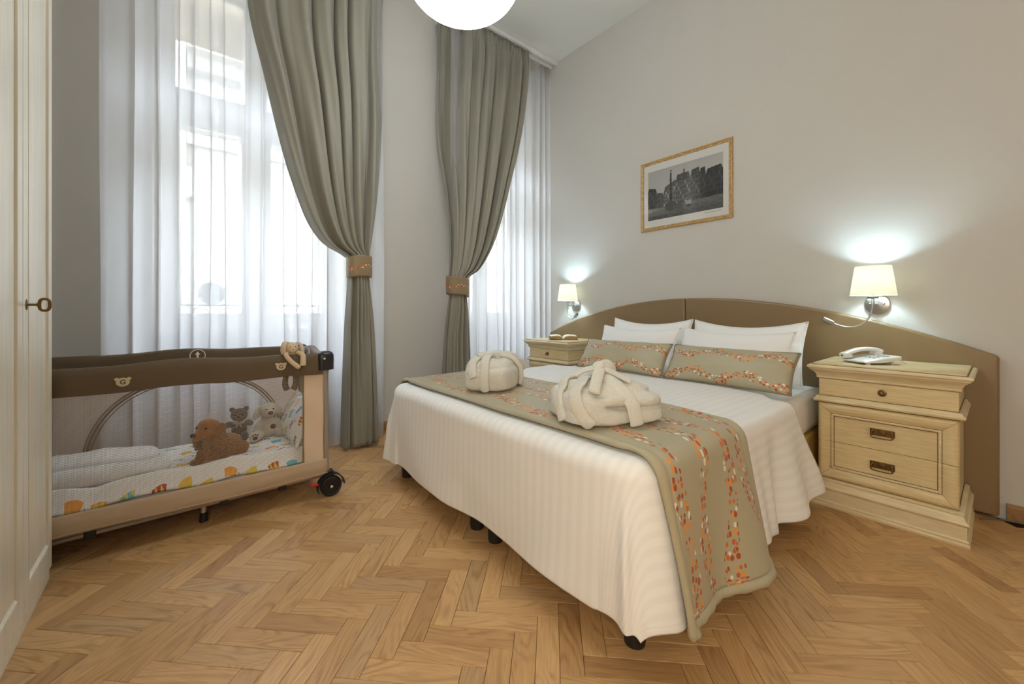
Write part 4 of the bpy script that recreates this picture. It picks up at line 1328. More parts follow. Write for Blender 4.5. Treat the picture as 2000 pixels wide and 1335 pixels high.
# ------------------------------------------------------------------ travel cot
CX0, CX1, CY0, CY1 = -0.575, 0.622, 2.300, 2.925
CT = 0.772
cot = empty('travel_cot', ((CX0 + CX1) / 2, (CY0 + CY1) / 2, 0), 'brown and beige folding travel cot with netting sides under the window', 'travel cot')
RT_ = 0.024
def top_rail(a, b, mat, swell=0.013, hgt=0.112):
    """padded rail cover between two corners, sagging cover flaps below"""
    A_, B_ = Vector((a[0], a[1], 0)), Vector((b[0], b[1], 0)); t = (B_ - A_).normalized(); n = Vector((-t.y, t.x, 0))
    rings = []
    N = 40
    for k in range(N + 1):
        s = k / N; P = A_.lerp(B_, s)
        top = CT + swell * math.exp(-((s - 0.5) / 0.16) ** 2) * 1.0 + 0.004 * math.sin(s * 17) * 0.5
        pk = 1 - 0.10 * math.exp(-(min(s, 1 - s) / 0.03) ** 2)
        ww = 0.026 * pk
        prof = [(-ww, -hgt), (-ww - 0.001, -hgt * 0.5), (-ww, -0.03), (-ww * 0.86, -0.012), (-ww * 0.5, -0.002), (0, 0), (ww * 0.5, -0.002), (ww * 0.86, -0.012), (ww, -0.03), (ww + 0.001, -hgt * 0.5), (ww, -hgt)]
        wob = 0.0022 * math.sin(s * 41 + a[0] * 5) * (1 if N else 0)
        rings.append([P + n * (x + (wob if z < -0.04 else 0)) + Vector((0, 0, top + z + (0.004 * math.sin(s * 9) if z < -0.1 else 0))) for x, z in prof])
    return MB().rings(rings).build('top_rail', mat, cot, smooth=40)
in_ = 0.035
nr = top_rail((CX0 + in_, CY0 + 0.02), (CX1 - in_, CY0 + 0.02), M['cotbrown'])
fr_ = top_rail((CX0 + in_, CY1 - 0.02), (CX1 - in_, CY1 - 0.02), M['cotbrown'])
er = top_rail((CX1 - 0.02, CY0 + in_), (CX1 - 0.02, CY1 - in_), M['cotgrey'], 0.020)
el = top_rail((CX0 + 0.02, CY0 + in_), (CX0 + 0.02, CY1 - in_), M['cotgrey'], 0.020)
for cx, cy in ((CX0 + 0.02, CY0 + 0.02), (CX1 - 0.02, CY0 + 0.02), (CX0 + 0.02, CY1 - 0.02), (CX1 - 0.02, CY1 - 0.02)):
    c = MB()
    # rounded shell: quarter-domed cap
    rs = []
    for (k, z) in ((0.6, -0.092), (0.98, -0.088), (1.0, -0.03), (0.98, -0.012), (0.86, 0.000), (0.55, 0.008), (0.15, 0.010)):
        ring_ = []
        for j in range(28):
            a = 2 * PI * j / 28
            sg = lambda q, p: math.copysign(abs(q) ** p, q)
            ring_.append((cx + 0.042 * k * sg(math.cos(a), 0.6), cy + 0.040 * k * sg(math.sin(a), 0.6), CT + z))
        rs.append(ring_)
    co = c.rings(rs).build('corner_cap', M['black'], cot, smooth=50)
    sx = 1 if cx > 0 else -1; sy = 1 if cy > 2.6 else -1
    MB().lathe([(0.0055, 0.0), (0.005, -0.003), (0.0, -0.004)], (cx - sx * 0.012, CY0 - 0.0195 if sy < 0 else cy - 0.038, CT - 0.028), 'Y', 12).build('rivet', M['white_screw'], co)
    MB().tube([(cx, cy, CT - 0.06), (cx + 0.004 * sx, cy, 0.4), (cx + 0.006 * sx, cy, 0.105)], 0.0145, 14).build('post', M['greytube'], cot, smooth=60)
# netting, one panel per side; near side netting stops at a fabric end panel
SK = 0.207
def net(x0, y0, x1, y1, z0, z1, name='net_panel'):
    L = math.hypot(x1 - x0, y1 - y0)
    b = MB().grid(lambda u, v: (lerp(x0, x1, u), lerp(y0, y1, u) + 0.004 * math.sin(u * 9) * math.sin(PI * v), lerp(z0, z1, v)), 16, 6, lambda u, v: (u * L, v * (z1 - z0)))
    return b.build(name, M['net'], cot, smooth=180)
yn = CY0 + 0.012
net(CX0 + 0.03, yn, CX1 - 0.125, yn, SK - 0.01, CT - 0.10)
def panel(pts, axis, a, b, name, mat=None):
    return MB().prism(pts, axis, a, b).build(name, mat or M['cotbeige'], cot, bevel=0.002)
b = MB().grid(lambda u, v: (lerp(CX1 - 0.128, CX1 - 0.030, u), yn - 0.002 + 0.003 * math.sin(v * 14 + u * 3), lerp(0.125, CT - 0.09, v)), 10, 24)
b.build('end_fabric', M['cotpanel_glow'], cot, smooth=180, solid=0.004)
MB().tube([(CX1 - 0.128, yn - 0.004, 0.125), (CX1 - 0.128, yn - 0.004, CT - 0.10)], 0.004, 8).build('binding', M['ziptrim'], cot, smooth=60)
# skirt round the bottom
def skirt_band(x0, y0, x1, y1, nx, ny):
    L = math.hypot(x1 - x0, y1 - y0)
    def f(u, v):
        wob = 0.004 * noise.noise((u * 9, v * 3, x0 + y0)) + 0.006 * math.sin(PI * v)
        return (lerp(x0, x1, u) + nx * wob, lerp(y0, y1, u) + ny * wob, lerp(0.118 + 0.004 * math.sin(u * 7), SK, v))
    o = MB().grid(f, 40, 8).build('skirt', M['cotbeige'], cot, smooth=180, solid=0.005)
    MB().tube([Vector(f(k / 30, 0.12)) + Vector((nx * 0.004, ny * 0.004, 0)) for k in range(31)], 0.0022, 6).build('seam', M['cotbeige'], o, smooth=60)
skirt_band(CX0 + 0.01, CY0 + 0.004, CX1 - 0.012, CY0 + 0.004, 0, -1)
skirt_band(CX1 - 0.008, CY0 + 0.01, CX1 - 0.008, CY1 - 0.01, 1, 0)
skirt_band(CX0 + 0.01, CY1 - 0.004, CX1 - 0.012, CY1 - 0.004, 0, 1)
skirt_band(CX0 + 0.008, CY0 + 0.01, CX0 + 0.008, CY1 - 0.01, -1, 0)
MB().box(CX0 + 0.02, CX1 - 0.02, CY0 + 0.02, CY1 - 0.02, 0.12, 0.128).build('floor_panel', M['cotbeige'], cot)
# far side: beige fabric with a zipped arch of netting
yf = CY1 - 0.012
ax, aw, az0, az1 = 0.062, 0.43, 0.20, 0.615
def arch_z(x):
    q = min(1.0, abs(x - ax) / aw)
    return az0 + (az1 - az0) * (1 - q ** 2.5) ** (1 / 2.1)
b = MB()
NN = 48
xs = [ax - aw * math.cos(PI * k / NN) for k in range(NN + 1)]
for k in range(NN):
    xa, xb = xs[k], xs[k + 1]
    b.quad((xa, yf, arch_z(xa)), (xb, yf, arch_z(xb)), (xb, yf, CT - 0.09), (xa, yf, CT - 0.09))
b.quad((CX0 + 0.02, yf, SK - 0.02), (ax - aw, yf, SK - 0.02), (ax - aw, yf, CT - 0.09), (CX0 + 0.02, yf, CT - 0.09))
b.quad((ax + aw, yf, SK - 0.02), (CX1 - 0.02, yf, SK - 0.02), (CX1 - 0.02, yf, CT - 0.09), (ax + aw, yf, CT - 0.09))
b.build('arched_side_fabric', M['cotthin'], cot, weld=True)
for dd_, rr in ((0.0, 0.0085), (0.014, 0.0045), (-0.013, 0.0045)):
    MB().tube([(ax + (x - ax) * (1 - dd_ / aw), yf - 0.006, max(az0, az0 + (arch_z(x) - az0) * (1 - dd_ / (az1 - az0)))) for x in xs], rr, 8, flat=0.6).build('zip_trim', M['ziptrim'], cot, smooth=60)
net(ax - aw, yf, ax + aw, yf, SK - 0.01, az1 + 0.01)
net(CX1 - 0.02, CY0 + 0.03, CX1 - 0.02, CY1 - 0.03, SK - 0.01, CT - 0.10)
net(CX0 + 0.02, CY0 + 0.03, CX0 + 0.02, CY1 - 0.03, SK - 0.01, CT - 0.10)
# lower frame, centre leg, feet and wheels
MB().tube([(CX0 + 0.03, CY0 + 0.03, 0.100), (CX1 - 0.02, CY0 + 0.03, 0.112)], 0.010, 12).tube([(CX0 + 0.03, CY1 - 0.03, 0.100), (CX1 - 0.02, CY1 - 0.03, 0.112)], 0.010, 12).build('lower_tube', M['greytube'], cot, smooth=60)
lg = MB().tube([(0.085, 2.405, 0.035), (0.085, 2.405, 0.125)], 0.0125, 16).build('centre_leg', M['alu'], cot, smooth=60)
MB().lathe([(0.016, 0.0), (0.018, 0.003), (0.0165, 0.012), (0.0155, 0.042), (0.0135, 0.044)], (0.085, 2.405, 0), 'Z', 18).build('rubber_foot', M['black'], lg, smooth=40)
br = MB().box(0.040, 0.128, 2.392, 2.418, 0.096, 0.122).build('hinge_bracket', M['black'], cot, bevel=0.006)
for xx in (0.052, 0.085, 0.116):
    MB().lathe([(0.005, 0), (0.004, -0.003), (0.0, -0.004)], (xx, 2.392, 0.110), 'Y', 10).build('rivet', M['white_screw'], br)
for xx in (0.16, 0.40, -0.28):
    MB().box(xx - 0.018, xx + 0.018, 2.315, 2.345, 0.085, 0.115).build('clip', M['black'], cot, bevel=0.006)
for yy in (CY0 + 0.015, CY1 - 0.015):
    wx, wr = CX1 + 0.006, 0.054
    fk = MB().box(CX1 - 0.030, CX1 + 0.020, yy - 0.018, yy + 0.024, 0.100, 0.138)
    fk.build('castor_fork', M['black'], cot, bevel=0.006)
    wl = MB().lathe([(0.012, 0.016), (0.030, 0.013), (0.036, 0.014), (0.047, 0.016), (wr, 0.010), (wr, -0.010), (0.047, -0.016), (0.038, -0.014), (0.036, -0.010), (0.014, -0.009), (0.012, -0.014), (0.010, -0.017)], (wx, yy - 0.012, wr), 'Y', 40).build('castor_wheel', M['black'], cot, smooth=40)
    MB().lathe([(0.007, 0.0), (0.006, -0.003), (0.0, -0.004)], (wx, yy - 0.0285, wr), 'Y', 12).build('axle_cap', M['white_screw'], wl)
    gd = []
    for k in range(19):
        a = R(0 + 200 * k / 18); rr = wr + 0.010
        gd.append([(wx + rr * math.cos(a), yy - 0.032, wr + rr * math.sin(a)), (wx + (rr + 0.005) * math.cos(a), yy - 0.032, wr + (rr + 0.005) * math.sin(a)), (wx + (rr + 0.005) * math.cos(a), yy + 0.010, wr + (rr + 0.005) * math.sin(a)), (wx + rr * math.cos(a), yy + 0.010, wr + rr * math.sin(a))])
    MB().rings(gd).build('mudguard', M['black'], cot, smooth=40)
    MB().tube(bez([(wx - 0.060, yy - 0.012, wr + 0.022), (wx - 0.085, yy - 0.014, wr + 0.026), (wx - 0.105, yy - 0.014, wr + 0.030)], 6), [0.008, 0.010, 0.011, 0.012, 0.012, 0.012, 0.012, 0.012, 0.011, 0.010, 0.008, 0.006, 0.003], 12, flat=0.6).build('brake_lever', M['red'], cot, smooth=60)
for yy in (CY0 + 0.02, CY1 - 0.02):
    MB().lathe([(0.016, 0.0), (0.020, 0.004), (0.018, 0.05), (0.017, 0.11)], (CX0 + 0.014, yy, 0), 'Z', 18).build('foot', M['black'], cot, smooth=40)

def text_mesh(txt, size):
    cu = bpy.data.curves.new('t', 'FONT'); cu.body = txt; cu.size = size; cu.align_x = 'CENTER'; cu.align_y = 'CENTER'
    cu.extrude = 0.0004; cu.offset = size * 0.018
    o = bpy.data.objects.new('t', cu); COL.objects.link(o)
    dg = bpy.context.evaluated_depsgraph_get()
    me = bpy.data.meshes.new_from_object(o.evaluated_get(dg))
    bpy.data.objects.remove(o); return me
def flat_on_y(me_or_pts, name, mat, parent, c, dz=0.0):
    pass
# bear-head badges with a letter G on the near rail
for bx, bz in ((-0.182, 0.706), (0.389, 0.719)):
    yb_ = CY0 - 0.0118
    pts = []
    def bear(a):
        r = 0.021
        x, z = r * 1.0 * math.cos(a), r * 0.86 * math.sin(a)
        return x, z
    bd = MB().prism([bear(2 * PI * k / 40) for k in range(40)], 'Y', 0, 0.0012)
    for sx in (-1, 1): bd.prism([(sx * 0.0185 + 0.0072 * math.cos(2 * PI * k / 20), 0.0128 + 0.0066 * math.sin(2 * PI * k / 20)) for k in range(20)], 'Y', 0.0001, 0.0012)
    bd.v = [(p[0] + bx, p[1] + yb_, p[2] + bz) for p in bd.v]
    bo = bd.build('badge', M['badge'], cot)
    bo['label'] = 'beige bear head badge with a dark letter G'
    me = text_mesh('G', 0.026)
    me.transform(Matrix.Rotation(R(90), 4, 'X'))
    me.materials.clear(); me.materials.append(M['badge_dark'])
    to = bpy.data.objects.new('letter', me); COL.objects.link(to); to.parent = bo
    to.location = Vector((bx, yb_ - 0.0004, bz - 0.0008)) - origin_of(cot)
# arrow in a circle on the inside of the far rail and of the end rail
def arrow(cpos, ux, name_parent):
    u = Vector(ux); z = Vector((0, 0, 1)); c = Vector(cpos); n = u.cross(z)
    b = MB()
    b.tube([c + u * (0.034 * math.cos(2 * PI * k / 40)) + z * (0.034 * math.sin(2 * PI * k / 40)) for k in range(41)], 0.0022, 6, cap=False)
    sh = [(-0.0042, -0.026), (0.0042, -0.026), (0.0042, 0.006), (0.0115, 0.006), (0.0, 0.024), (-0.0115, 0.006), (-0.0042, 0.006)]
    b.rings([[c + u * p[0] + z * p[1] - n * 0.0005 for p in sh], [c + u * p[0] + z * p[1] + n * 0.0016 for p in sh]])
    o = b.build('arrow_mark', M['badge_white'], cot); o['label'] = 'pale arrow in a circle'
arrow((0.075, CY1 - 0.0475, 0.745), (1, 0, 0), fr_)
arrow((CX1 - 0.0475, 2.56, 0.745), (0, -1, 0), er)

# ------------------------------------------------------------------ bedding in the cot
MZ = 0.262
mm = MB().box(CX0 + 0.045, CX1 - 0.035, CY0 + 0.035, CY1 - 0.035, 0.130, 0.205)
prop(mm.build('cot_mattress', M['whiteblanket'], bevel=0.02, seg=3), 'thin white mattress lying in the travel cot', 'mattress')
def cz(x, y):
    e = min(x - (CX0 + 0.045), (CX1 - 0.035) - x, y - (CY0 + 0.03), (CY1 - 0.03) - y)
    z = 0.206 + (MZ - 0.206) * sst(0.0, 0.05, e)
    z += 0.016 * noise.noise((x * 5, y * 7, 2.0)) + 0.008 * noise.noise((x * 13, y * 15, 5.0))
    z += 0.022 * math.exp(-((y - (CY0 + 0.075)) / 0.04) ** 2) * (1 + 0.4 * math.sin(x * 11))
    return z
x0_, x1_, y0_, y1_ = CX0 + 0.045, CX1 - 0.034, CY0 + 0.026, CY1 - 0.03
def cf(u, v):
    x, y = lerp(x0_, x1_, u), lerp(y0_, y1_, v)
    return (x, y, cz(x, y))
cq = MB().grid(cf, 90, 48, lambda u, v: (lerp(x0_, x1_, u) + 0.03, lerp(y0_, y1_, v)))
# near edge tucks down
prop(cq.build('cot_duvet', M['toyprint'], smooth=180, solid=0.012, solid_off=-1), 'white baby duvet printed with toy drums in the cot', 'duvet')
# folded white fleece at the hidden end
def fleece(name, y0, y1, x0, x1, zb, h, lab):
    def f(u, v):
        a = 2 * PI * v
        x = lerp(x0, x1, u); r = (1 - abs(2 * u - 1) ** 9) ** 0.5
        sg = lambda q, p: math.copysign(abs(q) ** p, q)
        y = (y0 + y1) / 2 + (y1 - y0) / 2 * sg(math.cos(a), 0.7) * max(r, 0.06) + 0.012 * math.sin(x * 9)
        z = zb + h / 2 + h / 2 * sg(math.sin(a), 0.75) * max(r, 0.08) * (1 + 0.18 * math.sin(x * 14)) + 0.01 * noise.noise((x * 9, y * 9, 0)) - 0.05 * sst(-0.15, 0.05, x) * h * 2
        return (x, y, z)
    o = MB().grid(f, 50, 32).build(name, M['whiteblanket'], smooth=180, weld=True)
    return prop(o, lab, 'blanket', 'white fleece blankets in the cot')
fleece('fleece_blanket', 2.42, 2.56, -0.50, -0.03, cz(-0.2, 2.48) - 0.004, 0.060, 'white rolled fleece blanket nearest the netting in the cot')
fleece('fleece_blanket', 2.585, 2.77, -0.50, -0.08, cz(-0.2, 2.66) - 0.004, 0.080, 'white rolled fleece blanket on the far side of the cot')
bo_, edge = pillow('baby_pillow', 0.50, 0.26, 0.085, M['toyprint'], (0.470, 2.60, cz(0.45, 2.6) + 0.002), 0.40, 0.0, 'printed baby pillow leaning at the end of the cot', 'pillow', None, 0.05, seed=11)

# ------------------------------------------------------------------ plush toys
def blob(name, parts, mat, parent=None, vox=0.004, fur=0.0, freq=90, smooth_it=3):
    b = MB()
    for c, r, rot in parts: b.ell(c, r, rot, 24, 14)
    me = bpy.data.meshes.new('tmp'); me.from_pydata(b.v, [], b.f)
    o = bpy.data.objects.new('tmp', me); COL.objects.link(o)
    m = o.modifiers.new('r', 'REMESH'); m.mode = 'VOXEL'; m.voxel_size = vox
    m2 = o.modifiers.new('s', 'SMOOTH'); m2.iterations = smooth_it; m2.factor = 0.5
    dg = bpy.context.evaluated_depsgraph_get()
    e = o.evaluated_get(dg); mm_ = e.to_mesh()
    out = MB(); out.v = [v.co.copy() for v in mm_.vertices]; out.f = [tuple(p.vertices) for p in mm_.polygons]
    if fur:
        nr_ = [v.normal.copy() for v in mm_.vertices]
        out.v = [p + n * fur * (noise.noise(p * freq) + 0.6 * noise.noise(p * freq * 2.3)) for p, n in zip(out.v, nr_)]
    e.to_mesh_clear(); bpy.data.objects.remove(o); bpy.data.meshes.remove(me)
    return out.build(name, mat, parent, smooth=180)
Z0 = (0, 0, 0)
def place(parts, loc, rz, s=1.0):
    Rm = Matrix.Rotation(rz, 3, 'Z')
    out = []
    for c, r, rot in parts:
        out.append((Vector(loc) + Rm @ (Vector(c) * s), tuple(x * s for x in r), (rot[0], rot[1], rot[2] + rz)))
    return out
def toy(name, loc, rz, s, lab, cat='plush toy', group=None):
    e = empty(name, loc, lab, cat, group)
    def part(nm, parts, mat, **k): return blob(nm, place(parts, loc, rz, s), mat, e, **k)
    def bit(nm, c, r, mat, rot=Z0, par=None):
        q = place([(c, r, rot)], loc, rz, s)[0]
        return MB().ell(q[0], q[1], q[2], 16, 10).build(nm, mat, par or e, smooth=180)
    return e, part, bit
# spaniel puppy, faces -Y before turning (local forward is -Y)
zz = max(cz(0.09, 2.42), cz(0.13, 2.46)) - 0.004
e, part, bit = toy('plush_spaniel', (0.150, 2.492, zz), R(-48), 1.0, 'golden brown plush spaniel puppy sitting in the cot', group='plush animals in the cot')
part('body', [((0, 0.035, 0.050), (0.062, 0.085, 0.056), (R(14), 0, 0)), ((0, -0.030, 0.062), (0.046, 0.050, 0.066), (R(-10), 0, 0)), ((0.045, 0.075, 0.030), (0.034, 0.050, 0.034), Z0), ((-0.045, 0.075, 0.030), (0.034, 0.050, 0.034), Z0),
              ((0.028, -0.068, 0.036), (0.022, 0.026, 0.042), Z0), ((-0.028, -0.068, 0.036), (0.022, 0.026, 0.042), Z0), ((0.030, -0.092, 0.013), (0.023, 0.032, 0.015), Z0), ((-0.030, -0.092, 0.013), (0.023, 0.032, 0.015), Z0),
              ((0, -0.044, 0.122), (0.036, 0.036, 0.040), Z0)], M['fur_brown'], vox=0.0038, fur=0.006, freq=110)
hd = part('head', [((0, -0.056, 0.166), (0.050, 0.050, 0.048), Z0), ((0, -0.104, 0.150), (0.027, 0.038, 0.023), (R(12), 0, 0)), ((0, -0.064, 0.192), (0.036, 0.038, 0.026), Z0)], M['fur_face'], vox=0.0036, fur=0.0012, freq=160)
for sx in (-1, 1):
    bq = blob('ear', place([((sx * 0.052, -0.044, 0.158), (0.014, 0.028, 0.036), (0, sx * 0.2, 0)), ((sx * 0.060, -0.052, 0.108), (0.016, 0.034, 0.052), Z0)], (0.150, 2.492, zz), R(-48)), M['fur_brown'], hd, vox=0.0036, fur=0.006, freq=110)
    bit('eye', (sx * 0.025, -0.098, 0.180), (0.0065, 0.005, 0.0065), M['nose'], par=hd)
bit('nose', (0, -0.141, 0.156), (0.013, 0.010, 0.0105), M['nose'], par=hd)
# grey teddy bear
loc = (0.262, 2.795, cz(0.262, 2.795) - 0.003)
e, part, bit = toy('plush_teddy_bear', loc, R(-8), 1.0, 'small grey teddy bear with a ribbon bow sitting in the cot', group='plush animals in the cot')
part('body', [((0, 0, 0.052), (0.038, 0.034, 0.048), Z0), ((0.036, -0.020, 0.092), (0.017, 0.017, 0.030), (0, R(75), 0)), ((-0.036, -0.020, 0.092), (0.017, 0.017, 0.030), (0, R(-75), 0)), ((0.056, -0.024, 0.090), (0.014, 0.014, 0.016), Z0), ((-0.056, -0.024, 0.090), (0.014, 0.014, 0.016), Z0),
              ((0.028, -0.048, 0.026), (0.020, 0.034, 0.022), Z0), ((-0.028, -0.048, 0.026), (0.020, 0.034, 0.022), Z0), ((0.030, -0.074, 0.030), (0.018, 0.014, 0.024), Z0), ((-0.030, -0.074, 0.030), (0.018, 0.014, 0.024), Z0)], M['fur_grey'], vox=0.0034, fur=0.0016, freq=200)
hd = part('head', [((0, -0.006, 0.140), (0.042, 0.036, 0.037), Z0), ((0, -0.036, 0.131), (0.018, 0.016, 0.015), Z0), ((0.034, 0.0, 0.172), (0.014, 0.010, 0.014), Z0), ((-0.034, 0.0, 0.172), (0.014, 0.010, 0.014), Z0)], M['fur_grey'], vox=0.0032, fur=0.0014, freq=200)
for sx in (-1, 1): bit('eye', (sx * 0.017, -0.041, 0.146), (0.004, 0.003, 0.004), M['nose'], par=hd)
bit('nose', (0, -0.052, 0.136), (0.006, 0.004, 0.004), M['nose'], par=hd)
rb = bit('bow', (0, -0.040, 0.100), (0.006, 0.005, 0.006), M['ribbon'])
for sx in (-1, 1):
    bit('bow_loop', (sx * 0.016, -0.042, 0.103), (0.013, 0.004, 0.008), M['ribbon'], (0, sx * -0.25, 0), rb)
    bit('bow_tail', (sx * 0.009, -0.044, 0.086), (0.005, 0.003, 0.014), M['ribbon'], (0, sx * -0.35, 0), rb)
# cream puppy
loc = (0.398, 2.735, cz(0.398, 2.735) - 0.003)
e, part, bit = toy('plush_puppy', loc, R(2), 1.0, 'cream plush puppy with brown paw pads and belly patch in the cot', group='plush animals in the cot')
part('body', [((0, 0.004, 0.062), (0.054, 0.044, 0.060), Z0), ((0.052, -0.012, 0.070), (0.020, 0.022, 0.042), (0, R(-24), 0)), ((-0.052, -0.012, 0.070), (0.020, 0.022, 0.042), (0, R(24), 0)), ((0.060, -0.048, 0.030), (0.028, 0.040, 0.026), (0, 0, R(32))), ((-0.060, -0.048, 0.030), (0.028, 0.040, 0.026), (0, 0, R(-32))),
              ((0.078, -0.074, 0.036), (0.027, 0.018, 0.031), Z0), ((-0.078, -0.074, 0.036), (0.027, 0.018, 0.031), Z0)], M['fur_cream'], vox=0.0036, fur=0.0022, freq=190)
hd = part('head', [((0, -0.008, 0.162), (0.050, 0.044, 0.043), Z0), ((0, -0.046, 0.150), (0.026, 0.024, 0.021), Z0)], M['fur_cream'], vox=0.0034, fur=0.0018, freq=190)
for sx in (-1, 1):
    bit('eye', (sx * 0.018, -0.048, 0.172), (0.0048, 0.004, 0.0048), M['nose'], par=hd)
    bit('ear', (sx * 0.056, 0.004, 0.146), (0.017, 0.010, 0.036), M['fur_cream'], (0, sx * -0.45, 0), hd)
    pw = bit('paw_pad', (sx * 0.079, -0.0915, 0.030), (0.012, 0.004, 0.011), M['brownfelt'])
    for k in (-1, 0, 1): bit('toe_pad', (sx * 0.079 + k * 0.011, -0.091, 0.050 - abs(k) * 0.004), (0.0045, 0.003, 0.0055), M['brownfelt'], par=pw)
bit('nose', (0, -0.070, 0.155), (0.014, 0.008, 0.011), M['brownfelt'], par=hd)
pt = bit('belly_patch', (0.018, -0.038, 0.068), (0.015, 0.006, 0.014), M['brownfelt'], (0, 0.4, 0))
bit('gift_tag', (0.062, -0.030, 0.128), (0.016, 0.002, 0.012), M['ribbon'], (0, 0.3, 0))
# long-limbed bunny draped over the near rail
bl = (0.445, CY0 + 0.022, CT - 0.004)
e = empty('plush_bunny', bl, 'beige floppy bunny draped over the near rail of the cot', 'plush toy', 'plush animals in the cot')
bx, by, bz = bl
blob('body', [((bx, by + 0.012, bz + 0.012), (0.030, 0.024, 0.018), Z0), ((bx, by + 0.036, bz - 0.020), (0.028, 0.018, 0.036), Z0)], M['fur_bunny'], e, vox=0.004)
hd = blob('head', [((bx - 0.003, by - 0.006, bz + 0.040), (0.031, 0.025, 0.029), Z0), ((bx - 0.003, by - 0.026, bz + 0.030), (0.016, 0.010, 0.013), Z0)], M['fur_bunny'], e, vox=0.0035)
for sx, dz in ((-1, 0.0), (1, -0.010)):
    MB().tube(bez([(bx + sx * 0.016, by, bz + 0.066), (bx + sx * 0.036, by - 0.008, bz + 0.068 + dz), (bx + sx * 0.044, by - 0.018, bz + 0.040 + dz), (bx + sx * 0.044, by - 0.020, bz + 0.010 + dz)], 6), [0.006, 0.007, 0.008, 0.009, 0.010, 0.011, 0.012, 0.012, 0.013, 0.014, 0.014, 0.015, 0.015, 0.015, 0.015, 0.014, 0.013, 0.012, 0.008], 14, flat=0.5).build('ear', M['fur_bunny'], hd, smooth=60)
    MB().ell((bx + sx * 0.012 - 0.003, by - 0.030, bz + 0.046), (0.0022, 0.002, 0.0022)).build('eye', M['nose'], hd, smooth=180)
MB().ell((bx - 0.003, by - 0.0365, bz + 0.034), (0.004, 0.002, 0.003)).build('nose', M['fur_bunny_shade_nose'], hd, smooth=180)
ra = [0.008, 0.012] + [0.0125] * 8 + [0.014] * 4 + [0.011, 0.006]
def limb(pts, nm, mat, r0, r1):
    p = bez(pts, 6); n = len(p)
    MB().tube(p, [lerp(r0, r1, k / (n - 1)) * (0.6 if k in (0, n - 1) else 1) for k in range(n)], 14).build(nm, mat, e, smooth=60)
yo = CY0 - 0.020
limb([(bx - 0.022, by - 0.006, bz + 0.014), (bx - 0.034, by - 0.030, bz + 0.006), (bx - 0.010, yo - 0.002, bz - 0.030), (bx + 0.026, yo - 0.002, bz - 0.062)], 'arm', M['fur_bunny'], 0.010, 0.0125)
limb([(bx + 0.020, by - 0.006, bz + 0.016), (bx + 0.040, by - 0.032, bz + 0.004), (bx + 0.042, yo - 0.002, bz - 0.022), (bx + 0.040, yo - 0.003, bz - 0.052)], 'arm', M['fur_bunny'], 0.011, 0.0150)
limb([(bx - 0.012, by + 0.040, bz - 0.045), (bx - 0.020, by + 0.040, bz - 0.10), (bx - 0.026, by + 0.038, bz - 0.15), (bx - 0.016, by + 0.036, bz - 0.182)], 'leg', M['fur_bunny_shade_nose'], 0.011, 0.0155)
limb([(bx + 0.012, by + 0.040, bz - 0.045), (bx + 0.022, by + 0.040, bz - 0.10), (bx + 0.024, by + 0.038, bz - 0.15), (bx + 0.012, by + 0.036, bz - 0.184)], 'leg', M['fur_bunny_shade_nose'], 0.011, 0.0155)
# ------------------------------------------------------------------ folded bathrobes on the runner
def sculpt(name, parts, mat, parent, Mx, vox=0.005, fur=0.0, freq=60, it=4, fold=None):
    b = MB()
    for pr in parts:
        c, r, rot = pr[:3]
        if len(pr) > 3: b.superbox(c, r, pr[3], rot, 40, 22)
        else: b.ell(c, r, rot, 28, 16)
    me = bpy.data.meshes.new('tmp'); me.from_pydata(b.v, [], b.f)
    o = bpy.data.objects.new('tmp', me); COL.objects.link(o)
    m = o.modifiers.new('r', 'REMESH'); m.mode = 'VOXEL'; m.voxel_size = vox
    m2 = o.modifiers.new('s', 'SMOOTH'); m2.iterations = it; m2.factor = 0.5
    e = o.evaluated_get(bpy.context.evaluated_depsgraph_get()); mm_ = e.to_mesh()
    out = MB(); out.f = [tuple(p.vertices) for p in mm_.polygons]
    for v in mm_.vertices:
        p = v.co.copy(); n = v.normal
        dsp = fur * (noise.noise(p * freq) + 0.5 * noise.noise(p * freq * 2.7))
        if fold: dsp += fold(p)
        out.v.append(Mx @ (p + n * dsp))
    e.to_mesh_clear(); bpy.data.objects.remove(o); bpy.data.meshes.remove(me)
    return out.build(name, mat, parent, smooth=180)
from mathutils.bvhtree import BVHTree
def tree_of(o):
    w = origin_of(o.parent)
    return BVHTree.FromPolygons([v.co + w for v in o.data.vertices], [tuple(q.vertices) for q in o.data.polygons])
